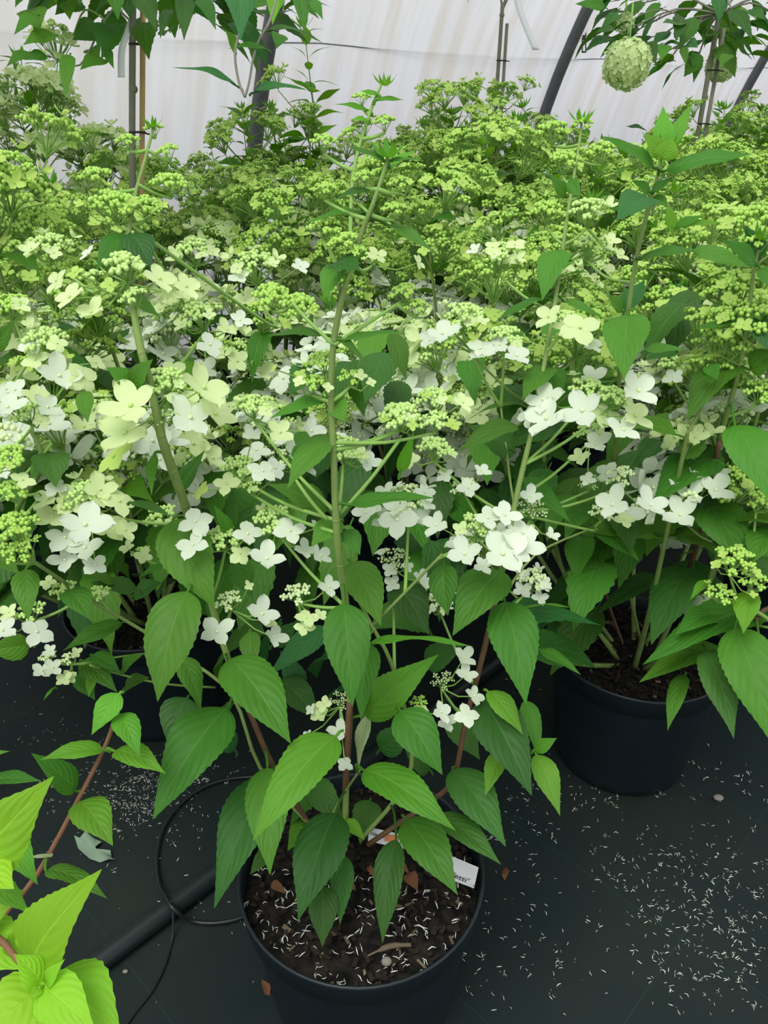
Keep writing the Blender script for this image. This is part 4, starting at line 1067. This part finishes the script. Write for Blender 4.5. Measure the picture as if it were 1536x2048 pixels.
HW_(25, 620, 40, .88, 60, 720, .88, tone='lime', extra=4, florets=[(40, 610, 50, 'cream'), (60, 650, 40, 'cream')])
hero_stem(west, [(-40, 1250, 1.2, 4), (20, 1050, 1.0, 4), (85, 930, .87, 4), (60, 860, .85, 3)], M_STEM)
for l in """100 905 112 975 76 .86 .82 0 0
98 920 60 960 40 .86 .84 1 .3
-20 1100 40 1150 50 .95 .92 1 0
-10 700 30 640 40 .95 .93 1 0""".split('\n'):
    v = [float(x) for x in l.split()]; hero_leaf(west, *v[:7], tone=int(v[7]), roll=v[8])

east = thing('potted_hydrangea', (.90, .62, 0), 'hydrangea cut by the right edge, broad green leaves hanging low before the right pot', 'potted hydrangea')
pot_into(east, 1, False)
hero_stem(east, [(1650, 1350, 1.15, 5), (1560, 1260, 1.05, 5), (1500, 1215, 1.0, 3.4), (1450, 1195, .97, 2)], M_STALK)
hero_stem(east, [(1700, 1400, 1.1, 5), (1560, 1225, 1.05, 4.6), (1510, 1240, 1.02, 4)], M_WOOD)
for l in """1530 1225 1285 1330 104 1.08 1.0 1 .5
1450 1300 1278 1365 84 1.12 1.05 1 .5
1430 1230 1350 1270 60 1.06 1.0 1 .3
1470 1255 1545 1490 116 1.0 .92 1 -.1
1412 1300 1468 1478 76 1.04 .96 0 -.2
1370 1350 1335 1462 40 1.1 1.05 1 .3
1496 1184 1487 1268 54 .98 .94 2 .1
1520 1280 1600 1400 110 1.0 .95 1 -.2
1420 1160 1380 1200 24 1.0 .98 2 .4
1540 1060 1500 1130 70 1.0 .96 1 .2
1560 1150 1450 1130 60 1.08 1.04 0 .2""".split('\n'):
    v = [float(x) for x in l.split()]; hero_leaf(east, *v[:7], tone=int(v[7]), roll=v[8])
HE_ = lambda *a, **k: hero_head(east, *a, **k)
HE_(1465, 1130, 46, .96, 1500, 1190, .98, tone='lime', extra=3, florets=[(1445, 1110, 24), (1478, 1112, 24), (1430, 1130, 26), (1505, 1190, 22)])
HE_(1505, 1165, 30, .96, 1520, 1190, .98, tone='lime', extra=1); HE_(1440, 1192, 30, .97, 1480, 1190, .98, tone='lime', extra=2, flat=.4)
HE_(1520, 1010, 34, .98, 1550, 1090, 1.0, tone='lime', extra=2)
HE_(1410, 1205, 20, 1.12, 1470, 1240, 1.1, tone='white', extra=0, florets=[(1405, 1210, 60, 'white'), (1390, 1225, 50, 'white')])
lb, c = card([(1365, 1335), (1405, 1338), (1432, 1402), (1400, 1372)], [1.42, 1.42, 1.40, 1.41]); tag(lb, 'white plant label standing at the edge of the right pot', 'plant label')

def fill_leaves(plant, x0, y0, x1, y1, z0, z1, n, seed, tones=(0, 0, 1, 1), size=(.10, .145)):
    rg = random.Random(seed); c = plant.location
    for k in range(n):
        p = P(rg.uniform(x0, x1), rg.uniform(y0, y1), rg.uniform(z0, z1))
        o = V((p.x-c.x, p.y-c.y, 0)); o = (o.normalized() if o.length > .01 else V((0, -1, 0)))+V((rg.uniform(-.6, .6), -.35+rg.uniform(-.6, .3), 0))
        d = V((o.x, o.y, rg.uniform(-1.5, -.15))).normalized()
        link_copy(src('leaf', unit_leaf(rg.randrange(6), rg.choice(tones))), plant, frame(p-c, d, V((o.x*.6, o.y*.6, 1))+V((rg.uniform(-.3, .3), -.2, 0)), rg.uniform(*size)))
fill_leaves(right, 1090, 830, 1540, 1130, 1.10, 1.32, 44, 71)
fill_leaves(right, 1140, 1130, 1300, 1230, 1.28, 1.40, 7, 72, (0, 0))
fill_leaves(main, 440, 1180, 1060, 1430, 1.0, 1.10, 12, 79, (0, 0, 5))
fill_leaves(left, 0, 860, 460, 1160, 1.05, 1.30, 40, 73)
# bright shrub at the lower left corner
lime = thing('potted_shrub', (-.40, .16, 0), 'bright lime-green leafy shrub without flowers in the lower left corner', 'potted shrub')
pot_into(lime, 2, False)
hero_stem(lime, [(-250, 2500, 1.0, 5), (-60, 2080, .72, 4.5), (30, 2000, .56, 4), (82, 1985, .50, 3)], M_STEM)
hero_stem(lime, [(-300, 2500, 1.05, 4), (-60, 1950, .85, 4), (75, 1748, .80, 3.8), (157, 1598, .78, 3.4), (214, 1484, .77, 3.0), (232, 1420, .765, 2.4), (241, 1385, .76, 1.8)], M_REDST)
hero_stem(lime, [(-100, 2060, .7, 4), (-30, 1880, .56, 4), (40, 1925, .52, 3)], M_REDST)
hero_stem(lime, [(-200, 2300, .9, 5), (-110, 1900, .62, 4), (-45, 1700, .54, 3)], M_STEM)
for l in """-60 1735 108 1552 150 .54 .50 3 .3
-50 1740 28 1778 110 .52 .49 3 -.2
72 1935 204 1738 146 .52 .46 3 -.1
55 1925 112 1782 110 .56 .53 3 .2
50 1930 150 1790 80 .54 .52 3 0
100 1960 246 2075 150 .50 .46 3 -.2
95 1975 -40 2080 140 .49 .46 3 .2
88 1970 192 2062 100 .475 .445 3 .1
85 1972 28 1908 66 .48 .47 3 .3
95 1972 130 1918 34 .475 .465 3 -.3
80 1975 60 2000 24 .47 .46 3 0
-10 1660 76 1770 74 .62 .58 2 -.2
-40 1770 62 1828 60 .56 .53 2 -.4
-40 1870 60 1940 110 .58 .54 3 .1
-80 1850 50 1780 120 .58 .56 3 .1
60 1990 40 2110 100 .56 .52 2 .1
159 1603 226 1692 80 .78 .74 2 -.2
152 1582 62 1506 58 .78 .75 1 .2
208 1500 80 1520 50 .77 .74 2 .5
229 1502 332 1548 60 .77 .74 2 -.4
240 1386 183 1470 54 .76 .74 2 .2
238 1428 279 1512 56 .76 .73 2 -.2
92 1742 216 1798 50 .78 .74 1 -.5
-30 1570 84 1562 46 .70 .68 1 -.5
103 1712 54 1716 9 .79 .78 4 .2
-40 1512 20 1502 20 .8 .78 2 .3""".split('\n'):
    v = [float(x) for x in l.split()]; hero_leaf(lime, *v[:7], tone=int(v[7]), roll=v[8], bend=.10)

# ------------------------------------------------------------------ field of hydrangeas behind
A_ = V((.486, .47, 0)); B_ = V((-.432, .594, 0)); O_ = V((MX, MY, 0))
rgf = random.Random(9)
labels = {(1, 1): 'hydrangea with white heads standing straight behind the tall-stemmed front plant', (2, 0): 'cream-flowered hydrangea behind the shoot tip with big leaves, at the right edge',
          (0, 2): 'cream-flowered hydrangea behind the plant cut by the left edge', (2, 1): 'hydrangea two pots behind the front plant, right of centre, cream and lime heads',
          (1, 2): 'hydrangea two pots behind the front plant, left of centre, cream and lime heads'}
n_mid = 0
for i in range(-2, 9):
    for j in range(-2, 9):
        if (i, j) in ((0, 0), (1, 0), (0, 1)) or i+j < 1: continue
        p = O_+A_*i+B_*j
        if i+j == 1: continue
        dw = -(p-W0).dot(WN)
        if dw > -.42 or p.y > 6.6: continue
        if abs(p.x) > .50*(p.y*.883+.45)+.40 or p.y < .9: continue
        p = p+V((rgf.uniform(-.05, .05), rgf.uniform(-.05, .05), 0))
        near = i+j <= 2; mid = i+j <= 3; far = i+j > 4
        if (i, j) in labels: lab, grp = labels[(i, j)], 'hydrangeas in the field behind'
        elif far: lab, grp = 'far hydrangea in the lime-green mass of heads before the film wall', 'far hydrangeas before the film wall'
        elif i > j: lab, grp = 'hydrangea in the middle of the field right of centre, lime and cream heads', 'mid-field hydrangeas right of centre'
        else: lab, grp = 'hydrangea in the middle of the field left of centre, lime and cream heads', 'mid-field hydrangeas left of centre'
        t = thing('potted_hydrangea', (p.x, p.y, 0), lab, 'potted hydrangea', grp); t.rotation_euler = (0, 0, 0)
        pot_into(t, (i*3+j) % 4, False)
        Hh = min(.74, .64+.03*(i+j))+rgf.uniform(-.02, .03)
        if p.x < -.35 and i+j > 3: Hh -= .13
        gen_plant(t, 500+i*17+j, H=Hh, nst=11 if near else 10, fth=.38 if near else .45, detail=1 if not far else 0, keep=(not_over_hero if near else None),
                  tone_mix=('white', 'cream', 'lime') if not far else ('cream', 'lime', 'lime'), spread=.36, budget=(60 if near else 85) if mid else 50, headp=.95 if near else .78 if not far else .5,
                  ltone=(0, 1, 1, 2) if not far else (1, 1, 2, 2), leafp=1.0, headscale=1.1, lowst=9 if near else 6 if not far else 0, tipp=.8 if not far else .9, tipsize=(.03, .055))
        if (i, j) == (1, 1): fill_leaves(t, 520, 640, 1060, 1080, 1.15, 1.65, 40, 74)
        if (i, j) == (1, 1): fill_leaves(t, 480, 960, 1080, 1130, 1.12, 1.35, 18, 78)
        if (i, j) == (2, 0): fill_leaves(t, 1040, 560, 1540, 850, 1.25, 1.8, 30, 75)
        if (i, j) == (0, 2): fill_leaves(t, 0, 640, 420, 900, 1.25, 1.8, 24, 76)
        if far: fill_leaves(t, 768+F*(p.x-.3)/(p.y*.9), 250, 768+F*(p.x+.3)/(p.y*.9), 430, (p.y*CP+.25*SP)-.3, (p.y*CP+.25*SP)+.3, 16, i*9+j, (0, 1, 1, 2))
# paler branching shrub and young shrubs against the film
def wall_shrub(px, z, top_py, seed, lab, spread, nst, tones, leafy, grp=None, hs=1.0, headp=.7, div=1.28):
    p = P(px, 400, z); base = V((p.x, p.y, 0)); top = P(px, top_py, z).z
    t = thing('potted_hydrangea', base, lab, 'potted hydrangea', grp); pot_into(t, 1, False)
    gen_plant(t, seed, H=top/div, nst=nst, detail=1, tone_mix=tones, spread=spread, leafp=leafy, budget=95, ltone=(1, 2, 2, 2), headscale=hs, headp=headp, tipp=.9, tipsize=(.03, .055))
wall_shrub(60, 2.35, 185, 901, 'tall pale panicle hydrangea at the upper left, open brown branches before the film', .30, 6, ('cream', 'cream', 'cream'), .45, hs=.95)
wall_shrub(165, 2.5, 300, 902, 'pale panicle hydrangea left of the bamboo-staked tree stem', .22, 5, ('cream', 'cream', 'cream'), .6, hs=1.0)
wall_shrub(430, 2.9, 350, 903, 'leafy young hydrangea behind the left tree stem with few heads', .26, 6, ('cream', 'lime', 'lime'), 1, headp=.35)
wall_shrub(550, 2.55, 285, 904, 'leafy hydrangea shrub in front of the foot of the left hoop', .22, 7, ('lime', 'lime', 'lime'), 1, headp=.45)
wall_shrub(630, 2.6, 165, 905, 'slender hydrangea shoot rising against the film beside the left hoop', .10, 4, ('lime', 'lime', 'lime'), 1, headp=.05, div=1.20)
wall_shrub(970, 2.7, 235, 906, 'hydrangea with lime heads at the foot of the middle staked stem', .26, 8, ('lime', 'lime', 'lime'), .8)
wall_shrub(1230, 2.3, 310, 907, 'leafy hydrangea below the round green flower, fresh shoot tips', .22, 7, ('lime', 'lime', 'lime'), 1, headp=.45)
wall_shrub(1480, 3.0, 250, 908, 'hydrangea with yellow-green heads under the far right hoop', .30, 8, ('cream', 'lime', 'lime'), .8)
wall_shrub(1080, 3.0, 275, 909, 'hydrangea with lime heads at the foot of the leaning hoop', .30, 8, ('cream', 'lime', 'lime'), .9)
wall_shrub(840, 3.0, 290, 910, 'leafy hydrangea left of the middle staked stem', .30, 8, ('cream', 'lime', 'lime'), .9)

# ------------------------------------------------------------------ standard trees with stakes
def standard_tree(px, py_mid, z, lab, crown_c, crown_r, nleaf, lsize, tones, seed, stem_r, low_keep=None, bamboo=True, topz=None, lean=0.0):
    rg = random.Random(seed); p = P(px, py_mid, z); base = V((p.x-lean, p.y, 0)); lz = lambda h: lean*h/1.2
    t = thing('standard_tree', base, lab, 'standard tree'); pot_into(t, 1, False)
    Ht = topz or crown_c.z
    mb = MB(); mb.tube(smooth_path([V((lz(.2), 0, .2)), V((.004+lz(Ht*.4), 0, Ht*.4)), V((-.003+lz(Ht*.7), 0, Ht*.7)), V((lz(Ht), 0, Ht))], 5), [stem_r]*10+[stem_r*.85]*6, 10)
    for h in (.62, .80, .97): mb.ball((lz(Ht*h), 0, Ht*h), stem_r*1.15, 8, 5)
    put('trunk', mb.mesh('trunk', M_TRUNK), t)
    mb = MB(); so_ = V((stem_r*2.0, -.002, 0)); mb.tube([so_+V((lz(.05), 0, .05)), so_+V((.004+lz(Ht*.95), 0, Ht*.95))], stem_r*.72, 8)
    put('stake', mb.mesh('stake', M_BAMBOO if bamboo else M_TRUNK), t)
    for h in (.60, .74, .86):
        mb = MB(); q = [V((lz(Ht*h)+stem_r*1.0+math.cos(a)*stem_r*2.1, math.sin(a)*stem_r*1.35, Ht*h)) for a in [i*math.pi/6 for i in range(13)]]
        mb.tube(q, .0022, 5); mb.tube([V((lz(Ht*h)+stem_r*2.4, -stem_r, Ht*h)), V((lz(Ht*h)+stem_r*4.5, -stem_r*1.2, Ht*h-.004))], .002, 5); put('tie', mb.mesh('tie', M_BLACK), t)
    cc = crown_c-base; bm = MB()
    for k in range(nleaf):
        while True:
            v = V((rg.uniform(-1, 1), rg.uniform(-1, 1), rg.uniform(-1, .15)))
            if .25 < v.length < 1: break
        q = cc+V((v.x*crown_r[0], v.y*crown_r[1], v.z*crown_r[2]))
        if low_keep and not low_keep(base+q): continue
        o_ = V((v.x, v.y, 0)).normalized() if abs(v.x)+abs(v.y) > .01 else V((1, 0, 0))
        dr = (o_+V((rg.uniform(-.5, .5), rg.uniform(-.5, .5), rg.uniform(-1.3, .1)))).normalized()
        link_copy(src('leaf', unit_leaf(rg.randrange(6), rg.choice(tones))), t, frame(q, dr, o_*.6+V((0, 0, .8))+V((rg.uniform(-.5, .5), rg.uniform(-.5, .5), 0)), lsize*rg.uniform(.75, 1.2)))
        if k % 7 == 0: bm.tube(smooth_path([V((lz(Ht), 0, Ht-.03)), V((q.x*.5, q.y*.5, (q.z+Ht)/2+.02)), q], 3), [.004]*3+[.003]*3+[.0015], 5)
    put('branch', bm.mesh('branch', M_TRUNK), t)
    return t, base
tc = P(310, -130, 1.62)
tree, tb = standard_tree(285, 250, 1.75, 'small standard tree at the left with grey stem tied to a tan bamboo cane', tc, (.30, .26, .29), 92, .12, (0, 0, 1, 5), 61, .0085, low_keep=lambda q: q.z > 1.245, topz=1.42, lean=.18)
for l in """75 30 28 70 30 1.45 1.42 1 .3
62 20 80 62 62 1.5 1.46 2 .1
110 70 46 90 40 1.5 1.47 1 .4
60 105 12 134 26 1.5 1.48 1 .4
95 112 48 120 30 1.5 1.48 1 .4
140 110 130 196 32 1.5 1.46 1 .1
225 50 195 100 50 1.55 1.5 0 .2
210 120 160 140 42 1.55 1.5 1 .4
205 60 145 80 60 1.6 1.56 0 .2
180 100 200 118 36 1.6 1.56 1 0
212 100 228 138 22 1.55 1.52 1 .1
280 -10 312 60 50 1.5 1.46 0 -.1
340 20 320 78 26 1.5 1.46 0 .2
372 -5 368 82 40 1.5 1.44 0 0
400 0 432 60 36 1.5 1.45 0 -.2
430 -10 400 10 50 1.6 1.5 1 .1
480 -45 482 82 82 1.15 1.05 5 0
555 -30 545 50 46 1.3 1.25 2 0
560 70 552 98 36 1.3 1.26 1 -.2
536 62 646 86 20 1.25 1.2 0 -.6
600 -20 610 70 36 1.4 1.36 1 0
615 0 646 40 30 1.4 1.36 1 -.3
475 173 345 135 22 1.12 1.06 5 .6
508 185 615 180 24 1.12 1.08 5 -.5
535 100 455 98 20 1.15 1.12 1 .6
470 100 450 60 30 1.16 1.12 1 .3
160 5 110 30 50 1.6 1.55 1 .2
60 -20 30 15 30 1.5 1.45 1 .2
130 -10 140 40 50 1.6 1.55 2 0
250 -20 262 40 50 1.65 1.6 0 0""".split('\n'):
    v = [float(x) for x in l.split()]; hero_leaf(tree, *v[:7], tone=int(v[7]), roll=v[8])
hero_stem(tree, [(345, -120, 1.5, 4), (440, -60, 1.3, 3.4), (500, -10, 1.2, 3), (480, 60, 1.14, 2.6), (470, 110, 1.12, 2.6), (478, 165, 1.12, 2.6), (490, 194, 1.12, 2.6)], M_TRUNK, 'branch')
hero_stem(tree, [(560, -30, 1.26, 2.6), (540, 40, 1.2, 2.6), (520, 75, 1.16, 2.4), (508, 110, 1.13, 2.4), (498, 165, 1.12, 2.4), (490, 194, 1.12, 2.6)], M_TRUNK, 'branch')
hero_stem(tree, [(290, -60, 1.65, 4), (210, 40, 1.6, 3), (160, 130, 1.55, 2.4), (100, 112, 1.5, 1.8)], M_TRUNK, 'branch')
hero_head(tree, 110, 92, 42, 1.62, 170, 20, 1.6, tone='cream', extra=10, florets=[(90, 80, 34), (118, 110, 34), (100, 130, 34), (125, 85, 32), (110, 150, 30), (85, 110, 30), (130, 130, 30), (105, 65, 32)], flat=.9)
def mophead(plant, cx, cy, rpx, z, seed, tone='cream', n=190):
    rg = random.Random(seed); C = P(cx, cy, z); R = rpx*z/F; mb = MB()
    for k in range(n):
        y = 1-2*(k+.5)/n; a = k*2.39996; r = math.sqrt(1-y*y); d = V((r*math.cos(a), r*math.sin(a), y))
        t_ = d.orthogonal(); t_.rotate(Matrix.Rotation(rg.uniform(0, 6), 3, d).to_quaternion())
        floret_into(mb, rg.choice((0, 1, 4)), frame(d*R*rg.uniform(.84, 1.0), t_, (d+V((rg.uniform(-.3, .3), rg.uniform(-.3, .3), .1))).normalized(), R*rg.uniform(.19, .27)), 2, 1, (4, 2))
    mb.ball((0, 0, 0), R*.70, 12, 8, 2); mb.tube([V((0, 0, R*.5)), V((0, .02, R*2.2))], .003, 6)
    return put('flower_head', mb.mesh('flower_head', [M_STALK, BUD[tone], PET[tone]]), plant, Matrix.Translation(C-plant.location))
tree3, tb3 = standard_tree(1416, 160, 2.75, 'standard tree at the upper right with dense dark crown and a round pale flower', P(1400, 10, 2.75), (.38, .26, .19), 99, .125, (0, 0, 1, 5), 62, .010, bamboo=False, topz=1.40, low_keep=lambda q: 768+F*q.x/(q.y*CP-(q.z-CAMH)*SP) > 1215)
mophead(tree3, 1254, 128, 47, 2.55, 5); mophead(tree3, 1442, 132, 30, 2.95, 6); mophead(tree3, 1250, 46, 20, 2.7, 7, n=60)
hero_stem(tree3, [(1400, 60, 2.7, 3.5), (1330, 20, 2.6, 3), (1265, 40, 2.55, 2.4), (1254, 90, 2.55, 2)], M_TRUNK, 'branch')
for l in """1210 15 1150 8 26 2.3 2.3 1 .2
1240 30 1200 60 26 2.4 2.36 0 .2
1230 60 1190 66 20 2.5 2.46 0 .3
1295 85 1312 130 30 2.6 2.56 0 0
1330 90 1322 122 30 2.6 2.56 1 0
1366 95 1372 132 18 2.6 2.56 1 0
1460 110 1438 135 26 2.6 2.56 1 .2
1475 60 1482 88 24 2.6 2.56 0 0
1500 20 1530 40 26 2.6 2.56 0 -.3""".split('\n'):
    v = [float(x) for x in l.split()]; hero_leaf(tree3, *v[:7], tone=int(v[7]), roll=v[8])
tree2, tb2 = standard_tree(999, 110, 3.25, 'slim grey staked stem at the middle of the back, its crown above the photo', P(990, -80, 3.25), (.18, .18, .12), 26, .07, (0, 1), 63, .0095, low_keep=lambda q: q.z > 1.46, bamboo=False, topz=1.46)
# paper tags hanging from trees
def hang_tag(pts, wpx, lab):
    mb = MB(); q = smooth_path([P(*p) for p in pts], 4); vs = []; fs = []
    wd = wpx*pts[0][2]/F; n = len(q)
    for i, p in enumerate(q):
        k = 1 if i > 2 else .35+.3*i
        vs += [p+V((-wd/2*k, 0, 0)), p+V((wd/2*k, .004, 0)), p+V((-wd/2*k, .001, 0)), p+V((wd/2*k, .005, 0))]
    for i in range(n-1):
        a = i*4; fs += [(a, a+1, a+5, a+4), (a+2, a+6, a+7, a+3), (a, a+4, a+6, a+2), (a+1, a+3, a+7, a+5)]
    fs += [(0, 2, 3, 1), (4*n-4, 4*n-3, 4*n-1, 4*n-2)]
    mb.add(vs, fs); tag(put('tree_tag', mb.mesh('tree_tag', M_CARD)), lab, 'tree tag')
hang_tag([(268, 20, 1.66), (256, 60, 1.66), (243, 100, 1.66), (242, 155, 1.66)], 13, 'curved white paper tag hanging beside the left tree stem')
hang_tag([(1030, -20, 3.15), (1040, 20, 3.15), (1055, 60, 3.15), (1072, 100, 3.15)], 14, 'grey-white paper tag hanging slanted right of the middle stem')
print('objects', len(bpy.data.objects), 'scene', len(SC.objects))
